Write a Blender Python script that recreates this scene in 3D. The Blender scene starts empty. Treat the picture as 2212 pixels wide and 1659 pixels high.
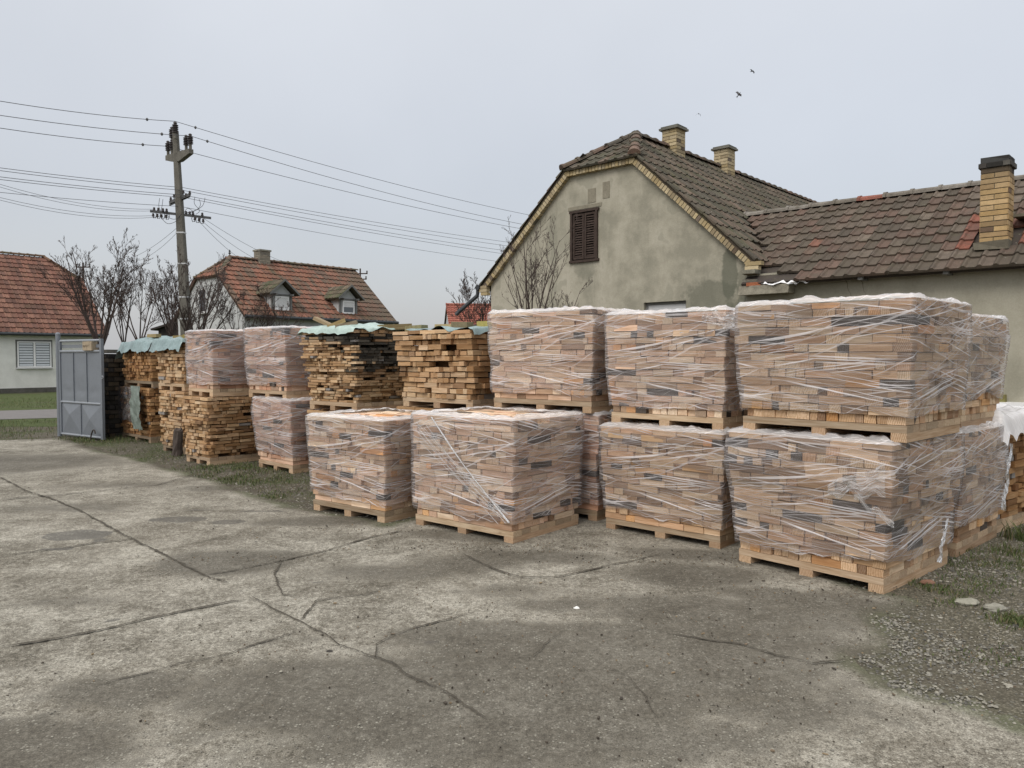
import bpy, math, random
from mathutils import Vector, Matrix, noise
R = math.radians
scene = bpy.context.scene
COL = scene.collection

# ------------------------------------------------------------ camera, sky, sun, exposure
PITCH = math.atan((829.5 - 770) / 1640)
EYE = 1.6
cam_d = bpy.data.cameras.new("camera")
cam = bpy.data.objects.new("camera", cam_d)
COL.objects.link(cam)
cam.location = (0, 0, EYE)
cam.rotation_euler = (R(90) - PITCH, 0, 0)
cam_d.sensor_width = 36
cam_d.lens = 36 * 1640 / 2212
cam_d.clip_start = 0.05
cam_d.clip_end = 2000
scene.camera = cam

SUN_EL, SUN_AZ = R(48), R(215)      # azimuth measured from +Y towards +X: behind and left of the camera
world = bpy.data.worlds.new("World")
scene.world = world
world.use_nodes = True
wn, wl = world.node_tree.nodes, world.node_tree.links
wn.clear()
w_out = wn.new("ShaderNodeOutputWorld")
sky = wn.new("ShaderNodeTexSky")
sky.sky_type = 'NISHITA'
sky.sun_disc = False
sky.sun_elevation = SUN_EL
sky.sun_rotation = SUN_AZ
sky.air_density = 1.0
sky.dust_density = 4.0
bg1 = wn.new("ShaderNodeBackground"); bg1.inputs[1].default_value = 0.05
wl.new(sky.outputs[0], bg1.inputs[0])
tc = wn.new("ShaderNodeTexCoord")
sep = wn.new("ShaderNodeSeparateXYZ"); wl.new(tc.outputs['Generated'], sep.inputs[0])
ramp = wn.new("ShaderNodeValToRGB"); wl.new(sep.outputs[2], ramp.inputs[0])
cr = ramp.color_ramp
cr.elements[0].position = 0.0; cr.elements[0].color = (0.474, 0.478, 0.492, 1)
cr.elements[1].position = 0.16; cr.elements[1].color = (0.490, 0.494, 0.508, 1)
e = cr.elements.new(0.42); e.color = (0.625, 0.632, 0.640, 1)
e = cr.elements.new(1.0); e.color = (1.45, 1.44, 1.40, 1)
ns = wn.new("ShaderNodeTexNoise"); ns.inputs['Scale'].default_value = 2.2; ns.inputs['Detail'].default_value = 5
wl.new(tc.outputs['Generated'], ns.inputs['Vector'])
mr = wn.new("ShaderNodeMapRange"); wl.new(ns.outputs[0], mr.inputs[0])
mr.inputs[1].default_value = 0.3; mr.inputs[2].default_value = 0.7; mr.inputs[3].default_value = 0.95; mr.inputs[4].default_value = 1.06
mu = wn.new("ShaderNodeVectorMath"); mu.operation = 'SCALE'
wl.new(ramp.outputs[0], mu.inputs[0]); wl.new(mr.outputs[0], mu.inputs['Scale'])
bg2 = wn.new("ShaderNodeBackground"); wl.new(mu.outputs[0], bg2.inputs[0]); bg2.inputs[1].default_value = 1.0
wadd = wn.new("ShaderNodeAddShader")
wl.new(bg1.outputs[0], wadd.inputs[0]); wl.new(bg2.outputs[0], wadd.inputs[1])
wl.new(wadd.outputs[0], w_out.inputs[0])

sun_d = bpy.data.lights.new("sun", 'SUN')
sun_d.energy = 1.3
sun_d.angle = R(28)
sun_d.color = (1.0, 0.965, 0.91)
sun = bpy.data.objects.new("sun", sun_d)
COL.objects.link(sun)
sd = Vector((math.sin(SUN_AZ) * math.cos(SUN_EL), math.cos(SUN_AZ) * math.cos(SUN_EL), math.sin(SUN_EL)))
sun.rotation_euler = sd.to_track_quat('Z', 'Y').to_euler()
sun.location = sd * 60

scene.view_settings.view_transform = 'Standard'
scene.view_settings.look = 'None'
scene.view_settings.exposure = 0.0
scene.view_settings.gamma = 1.0
scene.render.engine = 'CYCLES'
scene.cycles.max_bounces = 8
scene.cycles.transparent_max_bounces = 16
scene.cycles.caustics_reflective = False
scene.cycles.caustics_refractive = False

# ------------------------------------------------------------ helpers
def ray(px, py):
    cx = (px - 1106) / 1640; cy = -(py - 829.5) / 1640
    return Vector((cx, math.cos(PITCH) + cy * math.sin(PITCH), -math.sin(PITCH) + cy * math.cos(PITCH)))

def at(px, py, Y):
    r = ray(px, py)
    return Vector((0, 0, EYE)) + r * (Y / r.y)

def gp(px, py, z=0.0):
    r = ray(px, py)
    return Vector((0, 0, EYE)) + r * ((z - EYE) / r.z)

def tag(o, label=None, cat=None, group=None, kind=None):
    if label: o['label'] = label
    if cat: o['category'] = cat
    if group: o['group'] = group
    if kind: o['kind'] = kind
    return o

def empty(name, loc, rz=0.0):
    o = bpy.data.objects.new(name, None)
    COL.objects.link(o)
    o.location = loc
    o.rotation_euler = (0, 0, rz)
    o.empty_display_size = 0.1
    return o

class MB:
    """collects polygons; build() links them as one mesh object"""
    def __init__(s):
        s.v = []; s.f = []; s.uv = []; s.c = []
    def face(s, pts, uv=None, c=(1, 1, 1)):
        i = len(s.v)
        s.v.extend([tuple(p) for p in pts])
        s.f.append(tuple(range(i, i + len(pts))))
        s.uv.append(uv or [(p[0], p[1]) for p in pts])
        s.c.append(c)
    def grid(s, P, c=(1, 1, 1), uvs=None, closed=False):
        """P: rows of points, shared vertices"""
        i0 = len(s.v); nr = len(P); nc = len(P[0])
        for row in P: s.v.extend([tuple(p) for p in row])
        for a in range(nr - 1):
            for b in range(nc if closed else nc - 1):
                b2 = (b + 1) % nc
                s.f.append((i0 + a * nc + b, i0 + a * nc + b2, i0 + (a + 1) * nc + b2, i0 + (a + 1) * nc + b))
                if uvs:
                    u1, u2 = uvs[0], uvs[1]
                    ub = u1[b]; ue = u1[b + 1] if b + 1 < len(u1) else u1[b] + (u1[1] - u1[0])
                    s.uv.append([(ub, u2[a]), (ue, u2[a]), (ue, u2[a + 1]), (ub, u2[a + 1])])
                else:
                    s.uv.append([(0, 0)] * 4)
                s.c.append(c)
    def box(s, c, h, rz=0.0, col=(1, 1, 1), M=None, jit=0.0, rnd=None, grain=0, skip=()):
        """c centre, h half sizes; grain: axis index of the wood grain (uv.x > 40 marks end grain)"""
        ca, sa = math.cos(rz), math.sin(rz)
        P = []
        for dx in (-1, 1):
            for dy in (-1, 1):
                for dz in (-1, 1):
                    x, y, z = dx * h[0], dy * h[1], dz * h[2]
                    if jit: x += rnd.uniform(-jit, jit); y += rnd.uniform(-jit, jit); z += rnd.uniform(-jit, jit) * .6
                    p = Vector((c[0] + x * ca - y * sa, c[1] + x * sa + y * ca, c[2] + z))
                    if M is not None: p = M @ p
                    P.append(p)
        F = [((0, 1, 3, 2), 0), ((4, 6, 7, 5), 0), ((0, 4, 5, 1), 1), ((2, 3, 7, 6), 1), ((0, 2, 6, 4), 2), ((1, 5, 7, 3), 2)]
        ou = rnd.uniform(0, 20) if rnd else 0; ov = rnd.uniform(0, 20) if rnd else 0
        L = lambda i: ((1 if i & 4 else -1) * h[0], (1 if i & 2 else -1) * h[1], (1 if i & 1 else -1) * h[2])
        for n, (idx, ax) in enumerate(F):
            if n in skip: continue
            oth = [a for a in (0, 1, 2) if a != ax]
            if ax == grain:
                uv = [(50 + ou + L(i)[oth[0]], ov + L(i)[oth[1]]) for i in idx]
            else:
                o2 = [a for a in oth if a != grain][0]
                uv = [(ou + L(i)[grain], ov + L(i)[o2]) for i in idx]
            s.face([P[i] for i in idx], uv, col)
    def tube(s, pts, rad, n=6, c=(1, 1, 1), cap=True):
        pts = [Vector(p) for p in pts]
        if not isinstance(rad, (list, tuple)): rad = [rad] * len(pts)
        rows = []
        prev = None
        for i, p in enumerate(pts):
            d = (pts[min(i + 1, len(pts) - 1)] - pts[max(i - 1, 0)])
            if d.length < 1e-9: d = Vector((0, 0, 1))
            d.normalize()
            if prev is None:
                a = Vector((0, 0, 1)) if abs(d.z) < .9 else Vector((1, 0, 0))
                u = d.cross(a).normalized()
            else:
                u = (prev - d * prev.dot(d))
                u = u.normalized() if u.length > 1e-6 else d.orthogonal().normalized()
            prev = u
            w = d.cross(u)
            rows.append([p + (u * math.cos(2 * math.pi * k / n) + w * math.sin(2 * math.pi * k / n)) * rad[i] for k in range(n)])
        L = 0; us = [k * .1 for k in range(n)]; vs = [0]
        for i in range(1, len(pts)):
            L += (pts[i] - pts[i - 1]).length; vs.append(L)
        s.grid(rows, c, (us, vs), closed=True)
        if cap:
            s.face(list(reversed(rows[0])), None, c); s.face(rows[-1], None, c)
    def lathe(s, prof, c0=(0, 0, 0), n=12, c=(1, 1, 1), M=None):
        rows = []
        for r, z in prof:
            row = [Vector((c0[0] + r * math.cos(2 * math.pi * k / n), c0[1] + r * math.sin(2 * math.pi * k / n), c0[2] + z)) for k in range(n)]
            if M is not None: row = [M @ p for p in row]
            rows.append(row)
        s.grid(rows, c, ([k * .1 for k in range(n)], [p[1] for p in prof]), closed=True)
        s.face(list(reversed(rows[0])), None, c); s.face(rows[-1], None, c)
    def prism(s, poly, axis, a, b, c=(1, 1, 1)):
        """poly in the two other axes, extruded along axis from a to b"""
        def mk(p, t):
            if axis == 0: return (t, p[0], p[1])
            if axis == 1: return (p[0], t, p[1])
            return (p[0], p[1], t)
        A = [mk(p, a) for p in poly]; B = [mk(p, b) for p in poly]
        uvp = [(p[0], p[1]) for p in poly]
        s.face(A, uvp, c); s.face(list(reversed(B)), list(reversed(uvp)), c)
        for i in range(len(poly)):
            j = (i + 1) % len(poly)
            L = math.hypot(poly[j][0] - poly[i][0], poly[j][1] - poly[i][1])
            s.face([A[i], B[i], B[j], A[j]], [(0, 0), (b - a, 0), (b - a, L), (0, L)], c)
    def build(s, name, mat, parent=None, smooth=False, recalc=False):
        me = bpy.data.meshes.new(name)
        me.from_pydata(s.v, [], s.f)
        uvl = me.uv_layers.new(name="UVMap")
        flat = [x for u in s.uv for p in u for x in p]
        uvl.data.foreach_set("uv", flat)
        ca = me.color_attributes.new("Col", 'FLOAT_COLOR', 'CORNER')
        cf = []
        for f, c in zip(s.f, s.c):
            cf.extend([c[0], c[1], c[2], 1.0] * len(f))
        ca.data.foreach_set("color", cf)
        if smooth: me.polygons.foreach_set("use_smooth", [True] * len(me.polygons))
        me.materials.append(mat)
        if recalc:
            import bmesh
            bm = bmesh.new(); bm.from_mesh(me)
            bmesh.ops.recalc_face_normals(bm, faces=bm.faces[:])
            bm.to_mesh(me); bm.free()
        me.update()
        o = bpy.data.objects.new(name, me)
        COL.objects.link(o)
        if parent: o.parent = parent
        return o

# ------------------------------------------------------------ materials
def mat(name):
    m = bpy.data.materials.new(name)
    m.use_nodes = True
    nt = m.node_tree
    nt.nodes.clear()
    out = nt.nodes.new("ShaderNodeOutputMaterial")
    return m, nt, out

class G:
    """tiny node-graph writer"""
    def __init__(s, nt): s.nt = nt
    def n(s, t, **kw):
        nd = s.nt.nodes.new(t)
        for k, v in kw.items():
            if hasattr(nd, k): setattr(nd, k, v)
        return nd
    def put(s, sock, v):
        if isinstance(v, bpy.types.NodeSocket): s.nt.links.new(v, sock)
        elif v is not None: sock.default_value = v
    def math(s, op, a, b=None, c=None, clamp=False):
        nd = s.n("ShaderNodeMath", operation=op, use_clamp=clamp)
        s.put(nd.inputs[0], a); s.put(nd.inputs[1], b)
        if c is not None: s.put(nd.inputs[2], c)
        return nd.outputs[0]
    def noise(s, vec, scale, detail=4, rough=.6, out=0):
        nd = s.n("ShaderNodeTexNoise")
        if vec is not None: s.put(nd.inputs['Vector'], vec)
        nd.inputs['Scale'].default_value = scale
        nd.inputs['Detail'].default_value = detail
        nd.inputs['Roughness'].default_value = rough
        return nd.outputs[out]
    def mapv(s, vec, scale=(1, 1, 1), loc=(0, 0, 0), rot=(0, 0, 0)):
        nd = s.n("ShaderNodeMapping")
        s.put(nd.inputs['Vector'], vec)
        nd.inputs['Scale'].default_value = scale
        nd.inputs['Location'].default_value = loc
        nd.inputs['Rotation'].default_value = rot
        return nd.outputs[0]
    def rng(s, v, a, b, c=0.0, d=1.0, smooth=False):
        nd = s.n("ShaderNodeMapRange")
        if smooth: nd.interpolation_type = 'SMOOTHSTEP'
        s.put(nd.inputs[0], v)
        for i, x in enumerate((a, b, c, d)): s.put(nd.inputs[i + 1], x)
        return nd.outputs[0]
    def mix(s, f, a, b, mode='MIX'):
        nd = s.n("ShaderNodeMix", data_type='RGBA', blend_type=mode)
        s.put(nd.inputs[0], f)
        s.put(nd.inputs[6], (*a, 1) if isinstance(a, tuple) and len(a) == 3 else a)
        s.put(nd.inputs[7], (*b, 1) if isinstance(b, tuple) and len(b) == 3 else b)
        return nd.outputs[2]
    def ramp(s, v, stops):
        nd = s.n("ShaderNodeValToRGB")
        s.put(nd.inputs[0], v)
        el = nd.color_ramp.elements
        while len(el) < len(stops): el.new(0.5)
        for e_, (p, c) in zip(el, stops):
            e_.position = p; e_.color = (*c, 1)
        return nd.outputs[0]
    def bump(s, h, strength=.3, dist=.01, normal=None):
        nd = s.n("ShaderNodeBump")
        nd.inputs['Strength'].default_value = strength
        nd.inputs['Distance'].default_value = dist
        s.put(nd.inputs['Height'], h)
        if normal is not None: s.put(nd.inputs['Normal'], normal)
        return nd.outputs[0]
    def bsdf(s, col, rough=.8, normal=None, spec=.3, metal=0.0):
        nd = s.n("ShaderNodeBsdfPrincipled")
        s.put(nd.inputs['Base Color'], (*col, 1) if isinstance(col, tuple) and len(col) == 3 else col)
        s.put(nd.inputs['Roughness'], rough)
        nd.inputs['Specular IOR Level'].default_value = spec
        nd.inputs['Metallic'].default_value = metal
        if normal is not None: s.put(nd.inputs['Normal'], normal)
        return nd.outputs[0]
    def obj(s): return s.n("ShaderNodeTexCoord").outputs['Object']
    def uv(s): return s.n("ShaderNodeTexCoord").outputs['UV']
    def pos(s): return s.n("ShaderNodeNewGeometry").outputs['Position']
    def col(s): return s.n("ShaderNodeVertexColor", layer_name="Col").outputs[0]
    def attr(s, name):
        return s.n("ShaderNodeAttribute", attribute_name=name).outputs['Fac']
    def xyz(s, v):
        nd = s.n("ShaderNodeSeparateXYZ"); s.put(nd.inputs[0], v); return nd.outputs
    def comb(s, x, y, z=0.0):
        nd = s.n("ShaderNodeCombineXYZ")
        s.put(nd.inputs[0], x); s.put(nd.inputs[1], y); s.put(nd.inputs[2], z)
        return nd.outputs[0]

def simple(name, col, rough=.7, var=.25, scale=6, bump=.2, metal=0.0, spec=.3, usecol=False):
    m, nt, out = mat(name); g = G(nt)
    p = g.obj()
    n1 = g.noise(p, scale, 6, .65); n2 = g.noise(p, scale * 8, 4, .6)
    v = g.math('ADD', g.math('MULTIPLY', n1, .6), g.math('MULTIPLY', n2, .4))
    f = g.rng(v, .3, .7, 1 - var, 1 + var)
    base = g.col() if usecol else None
    nd = g.n("ShaderNodeVectorMath", operation='SCALE')
    if usecol:
        c2 = g.mix(1.0, base, col, 'MULTIPLY'); g.put(nd.inputs[0], c2)
    else: nd.inputs[0].default_value = col
    g.put(nd.inputs['Scale'], f)
    nt.links.new(g.bsdf(nd.outputs[0], rough, g.bump(v, bump, .01), spec, metal), out.inputs[0])
    return m

def wood_mat(name, tint=(1, 1, 1), weath=0.0):
    m, nt, out = mat(name); g = G(nt)
    uv = g.uv(); X = g.xyz(uv)
    isend = g.math('GREATER_THAN', X[0], 40.0)
    gr = g.noise(g.mapv(uv, (5, 85, 1)), 1.0, 5, .65)
    gr2 = g.noise(g.mapv(uv, (2.0, 16, 1)), 1.0, 3, .5)
    rv = g.n("ShaderNodeTexWave", wave_type='RINGS', rings_direction='Z')
    g.put(rv.inputs['Vector'], g.mapv(uv, (1, 1, 1)))
    rv.inputs['Scale'].default_value = 28; rv.inputs['Distortion'].default_value = 3.0
    rv.inputs['Detail'].default_value = 2; rv.inputs['Detail Scale'].default_value = .6
    en = g.math('ADD', g.math('MULTIPLY', rv.outputs[1], .35), g.math('MULTIPLY', g.noise(uv, 60, 3), .65))
    lg = g.math('ADD', g.math('MULTIPLY', gr, .6), g.math('MULTIPLY', gr2, .4))
    fm = g.n("ShaderNodeMix", data_type='FLOAT')
    g.put(fm.inputs[0], isend); g.put(fm.inputs[2], lg); g.put(fm.inputs[3], en)
    k = fm.outputs[0]
    base = g.mix(1.0, g.col(), tint, 'MULTIPLY')
    dark = g.mix(1.0, base, (.60, .50, .40), 'MULTIPLY')
    c = g.mix(g.rng(k, .62, .36, 0, 1), base, dark)
    # knots / dirt
    kn = g.noise(g.mapv(uv, (6, 12, 1)), 1.0, 2, .4)
    c = g.mix(g.rng(kn, .72, .80, 0, .65), c, (.14, .075, .035))
    if weath: c = g.mix(weath, c, (.22, .20, .17))
    nt.links.new(g.bsdf(c, .78, g.bump(k, .35, .004), .2), out.inputs[0])
    return m

def film_mat(name, base=.055, streak=1.0, tint=(.99, .975, .975), shear=0.0, white=(.95, .93, .95)):
    """stretch film: clear, glossy, white streaks are stacked folds and painted-in highlights"""
    m, nt, out = mat(name); g = G(nt)
    X = g.xyz(g.uv())
    u, v = X[0], X[1]
    low = g.noise(g.comb(g.math('MULTIPLY', u, 1.1), g.math('MULTIPLY', v, 1.6)), 1.0, 2, .5)
    warp = g.math('MULTIPLY', g.math('SUBTRACT', low, .5), .13)
    fs = []
    for k, (sh, fu, fv, lo, hi, amp, off) in enumerate((
            (shear + .03, .7, 78, .575, .625, .75, 0), (shear + .19, .8, 60, .585, .63, .95, 7.3),
            (shear - .17, .8, 66, .585, .63, .85, 13.1), (shear - .45, .8, 58, .60, .64, .7, 23.7), (shear + .06, 1.0, 150, .56, .64, .40, 31.0))):
        vv = g.math('ADD', g.math('ADD', v, g.math('MULTIPLY', u, sh)), g.math('MULTIPLY', warp, 1.0 if k % 2 else .6))
        n = g.noise(g.comb(g.math('ADD', g.math('MULTIPLY', u, fu), off), g.math('MULTIPLY', vv, fv)), 1.0, 2, .55)
        gate = g.rng(g.noise(g.comb(g.math('MULTIPLY', u, 1.7), g.math('MULTIPLY', v, 4.2), off), 1.0, 2, .6), .40, .62, .12, 1.0)
        fs.append(g.math('MULTIPLY', g.math('MULTIPLY', g.rng(n, lo, hi, 0, 1), gate), amp))
    s = fs[0]  # streaks: folded film plus its highlights, painted as diffuse white
    for f in fs[1:]: s = g.math('MAXIMUM', s, f)
    cloud = g.rng(g.noise(g.comb(g.math('MULTIPLY', u, 2.5), g.math('MULTIPLY', v, 9)), 1.0, 4, .6), .35, .75, 0, 1)
    fac = g.math('ADD', g.math('MULTIPLY', s, streak), g.math('ADD', base, g.math('MULTIPLY', cloud, .05)), clamp=True)
    fine = g.noise(g.comb(g.math('MULTIPLY', u, 4), g.math('MULTIPLY', g.math('ADD', v, g.math('MULTIPLY', u, .1)), 120)), 1.0, 3, .6)
    bh = g.math('ADD', g.math('MULTIPLY', s, 1.0), g.math('MULTIPLY', fine, .5))
    nrm = g.bump(bh, .7, .005)
    dif = g.n("ShaderNodeBsdfDiffuse"); dif.inputs[0].default_value = (*white, 1)
    trl = g.n("ShaderNodeBsdfTranslucent"); trl.inputs[0].default_value = (*white, 1)
    mx = g.n("ShaderNodeMixShader"); mx.inputs[0].default_value = .35
    nt.links.new(dif.outputs[0], mx.inputs[1]); nt.links.new(trl.outputs[0], mx.inputs[2])
    tr = g.n("ShaderNodeBsdfTransparent"); tr.inputs[0].default_value = (*tint, 1)
    m1 = g.n("ShaderNodeMixShader"); g.put(m1.inputs[0], fac)
    nt.links.new(tr.outputs[0], m1.inputs[1]); nt.links.new(mx.outputs[0], m1.inputs[2])
    gl = g.n("ShaderNodeBsdfGlossy"); gl.inputs['Roughness'].default_value = .16
    gl.inputs[0].default_value = (1, 1, 1, 1)
    nt.links.new(nrm, gl.inputs['Normal'])
    fr = g.n("ShaderNodeFresnel"); fr.inputs[0].default_value = 1.5
    m2 = g.n("ShaderNodeMixShader"); g.put(m2.inputs[0], g.math('MULTIPLY', fr.outputs[0], .55, clamp=True))
    nt.links.new(m1.outputs[0], m2.inputs[1]); nt.links.new(gl.outputs[0], m2.inputs[2])
    nt.links.new(m2.outputs[0], out.inputs[0])
    return m

def tile_mat(name, moss=.5, mossc=(.05, .055, .022), grime=(.055, .048, .04), mscale=1.3, lo=.45, hi=.62):
    m, nt, out = mat(name); g = G(nt)
    p = g.obj()
    c = g.col()
    n1 = g.noise(p, mscale, 6, .65); n2 = g.noise(p, 9, 5, .7); n3 = g.noise(p, 45, 3, .6)
    c = g.mix(g.rng(n3, .35, .7, 0, .35), c, (.04, .032, .027))
    c = g.mix(g.rng(g.math('ADD', g.math('MULTIPLY', n1, .5), g.math('MULTIPLY', n2, .5)), lo, hi, 0, moss), c, grime)
    c = g.mix(g.math('MULTIPLY', g.rng(g.noise(p, mscale * 2.3, 5, .7), .52, .68, 0, 1), moss * .8), c, mossc)
    lich = g.rng(g.noise(p, 26, 2, .4), .72, .76, 0, .6)
    c = g.mix(lich, c, (.26, .25, .2))
    nt.links.new(g.bsdf(c, .88, g.bump(n3, .5, .01), .2), out.inputs[0])
    return m

def plaster_mat(name, a, b, c3, stains=True):
    m, nt, out = mat(name); g = G(nt)
    p = g.obj()
    n1 = g.noise(p, .55, 5, .6); n2 = g.noise(p, 2.2, 6, .65); n3 = g.noise(p, 40, 4, .6)
    v = g.math('ADD', g.math('MULTIPLY', n1, .6), g.math('MULTIPLY', n2, .4))
    c = g.ramp(v, [(.40, a), (.5, b), (.59, c3)])
    if stains:
        X = g.xyz(p)
        drip = g.noise(g.comb(g.math('MULTIPLY', X[1], 9), g.math('MULTIPLY', X[2], .8)), 1.0, 4, .6)
        c = g.mix(g.rng(drip, .58, .75, 0, .22), c, (.13, .125, .10))
        pt = g.rng(g.noise(p, 1.1, 3, .55), .60, .625, 0, .45)
        c = g.mix(pt, c, (.235, .23, .18))
        # damp patches: one low on the right of the gable, one under its verge, one below the shutters
        for (cy, cz, ry, rz, am) in ((.62, 2.62, .62, .34, .55), (.30, 3.0, .16, .62, .75), (.05, 2.6, .12, .7, .5), (3.45, 3.38, .35, .22, .35), (4.3, 3.5, .14, 1.6, .2)):
            dy = g.math('DIVIDE', g.math('SUBTRACT', X[1], cy), ry)
            dz = g.math('DIVIDE', g.math('SUBTRACT', X[2], cz), rz)
            dd = g.math('SQRT', g.math('ADD', g.math('MULTIPLY', dy, dy), g.math('MULTIPLY', dz, dz)))
            dd = g.math('ADD', dd, g.math('MULTIPLY', g.math('SUBTRACT', n2, .5), 1.6))
            c = g.mix(g.rng(dd, 1.0, .78, 0, am), c, (.12, .125, .095))
    f = g.rng(n3, .3, .7, .93, 1.07)
    nd = g.n("ShaderNodeVectorMath", operation='SCALE'); g.put(nd.inputs[0], c); g.put(nd.inputs['Scale'], f)
    nt.links.new(g.bsdf(nd.outputs[0], .9, g.bump(g.math('ADD', g.math('MULTIPLY', n2, 3), n3), .25, .01), .15), out.inputs[0])
    return m

M = {}
M['wood'] = wood_mat('sawn_wood')
M['wood_old'] = wood_mat('weathered_wood', (.62, .6, .55), .3)
M['film'] = film_mat('stretch_film')
M['film_dense'] = film_mat('stretch_film_dense', .11, .9, white=(.95, .94, .97))
M['film_top'] = film_mat('gathered_film', .45, .9, (.97, .97, .97), 0.0, (.97, .97, .98))
M['film_flap'] = film_mat('loose_film', .16, .9, (.98, .98, .98), 0.0, (.97, .97, .98))
M['film_dull'] = film_mat('aged_film', .10, .45, (.75, .70, .72), .5, (.5, .48, .5))
M['tiles_main'] = tile_mat('mossy_roof_tiles', .60, mossc=(.075, .08, .035), grime=(.060, .055, .042), lo=.44, hi=.60)
M['tiles_wing'] = tile_mat('worn_roof_tiles', .58, mossc=(.075, .068, .042), grime=(.070, .058, .046), mscale=2.2, lo=.43, hi=.60)
M['tiles_left'] = tile_mat('red_roof_tiles', .30, mossc=(.10, .085, .035), lo=.5, hi=.7)
M['tiles_mid'] = tile_mat('orange_roof_tiles', .50, mossc=(.085, .085, .04), grime=(.10, .085, .07), mscale=.7, lo=.46, hi=.62)
M['plaster'] = plaster_mat('grey_green_plaster', (.275, .262, .208), (.355, .335, .268), (.415, .390, .318))
M['plaster_wing'] = plaster_mat('grey_green_plaster_wing', (.285, .272, .215), (.345, .328, .262), (.39, .370, .30), False)
M['white'] = plaster_mat('white_plaster', (.66, .66, .62), (.72, .72, .68), (.76, .76, .72), False)
M['white_grey'] = plaster_mat('greyish_white_plaster', (.42, .43, .43), (.47, .48, .48), (.5, .51, .51), False)
M['plinth'] = simple('plinth_render', (.10, .095, .085), .9, .4, 3)
M['brick'] = simple('yellow_brick', (1, 1, 1), .85, .25, 14, .5, usecol=True)
M['mortar'] = simple('mortar', (.16, .145, .11), .95, .3, 10)
M['patch'] = simple('old_patch_plaster', (.235, .215, .165), .9, .3, 9, .4)
M['stone'] = simple('old_masonry', (1, 1, 1), .92, .45, 8, .8, usecol=True)
M['metal_dark'] = simple('dark_gutter', (.05, .055, .06), .5, .2, 6, .1, .3)
M['gate'] = simple('gate_paint', (.165, .182, .205), .42, .10, 3, .05, 0.0, .5)
M['gate_rail'] = simple('gate_rail_paint', (.25, .27, .295), .38, .08, 3, .05, 0.1, .5)
M['sign'] = simple('bare_board', (.33, .27, .19), .85, .35, 12)
M['pole'] = simple('pole_concrete', (.135, .128, .11), .92, .3, 5, .6)
M['insul'] = simple('brown_porcelain', (.035, .026, .024), .3, .2, 5, .05, 0, .6)
M['steel'] = simple('old_steel', (.12, .12, .12), .6, .3, 8, .2, .4)
M['wire'] = simple('wire', (.09, .09, .10), .5, .1, 3, 0, .3)
M['bark'] = simple('bark', (.075, .060, .052), .9, .3, 14, .6)
M['twig'] = simple('twigs', (.065, .048, .042), .9, .25, 10, .2)
M['tarp'] = simple('green_plastic_sheet', (.36, .46, .42), .36, .22, 4, .25, 0, .5)
M['tarp_blue'] = simple('blue_green_plastic_sheet', (.20, .275, .275), .34, .35, 4, .25, 0, .5)
M['tarp_grey'] = simple('grey_green_plastic_sheet', (.17, .205, .18), .4, .3, 6, .6, 0, .5)
M['shutter'] = simple('brown_shutter_wood', (.050, .034, .027), .8, .5, 18, .4)
M['dark'] = simple('dark_interior', (.015, .015, .016), .9, .1, 2, 0)
M['pvc'] = simple('white_frame', (.78, .78, .78), .4, .05, 3, .02)
M['blind'] = simple('window_blind', (.60, .63, .67), .6, .08, 3, .02)
M['panel'] = simple('white_panel', (.56, .57, .58), .5, .06, 3, .05)
M['timber_grey'] = simple('grey_timber', (.17, .17, .165), .85, .3, 12, .3)
M['slate'] = simple('dark_roofing', (.045, .038, .035), .9, .3, 8, .4)
M['hollow'] = simple('hollow_brick', (1, 1, 1), .9, .3, 18, .5, usecol=True)
M['bird'] = simple('bird_feathers', (.09, .088, .095), .8, .2, 10, 0)
M['pebble'] = simple('pebbles', (1, 1, 1), .85, .2, 30, .3, usecol=True)
M['grass'] = simple('grass_blades', (1, 1, 1), .7, .2, 4, 0, usecol=True)
M['rust'] = simple('rusty_iron', (.05, .04, .035), .7, .3, 20, .3)
M['chalk'] = simple('white_lump', (.7, .7, .68), .8, .1, 20, .2)
glass_m, nt_, out_ = mat('window_glass'); g_ = G(nt_)
nt_.links.new(g_.bsdf((.10, .115, .13), .06, None, .8), out_.inputs[0]); M['glass'] = glass_m

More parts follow.
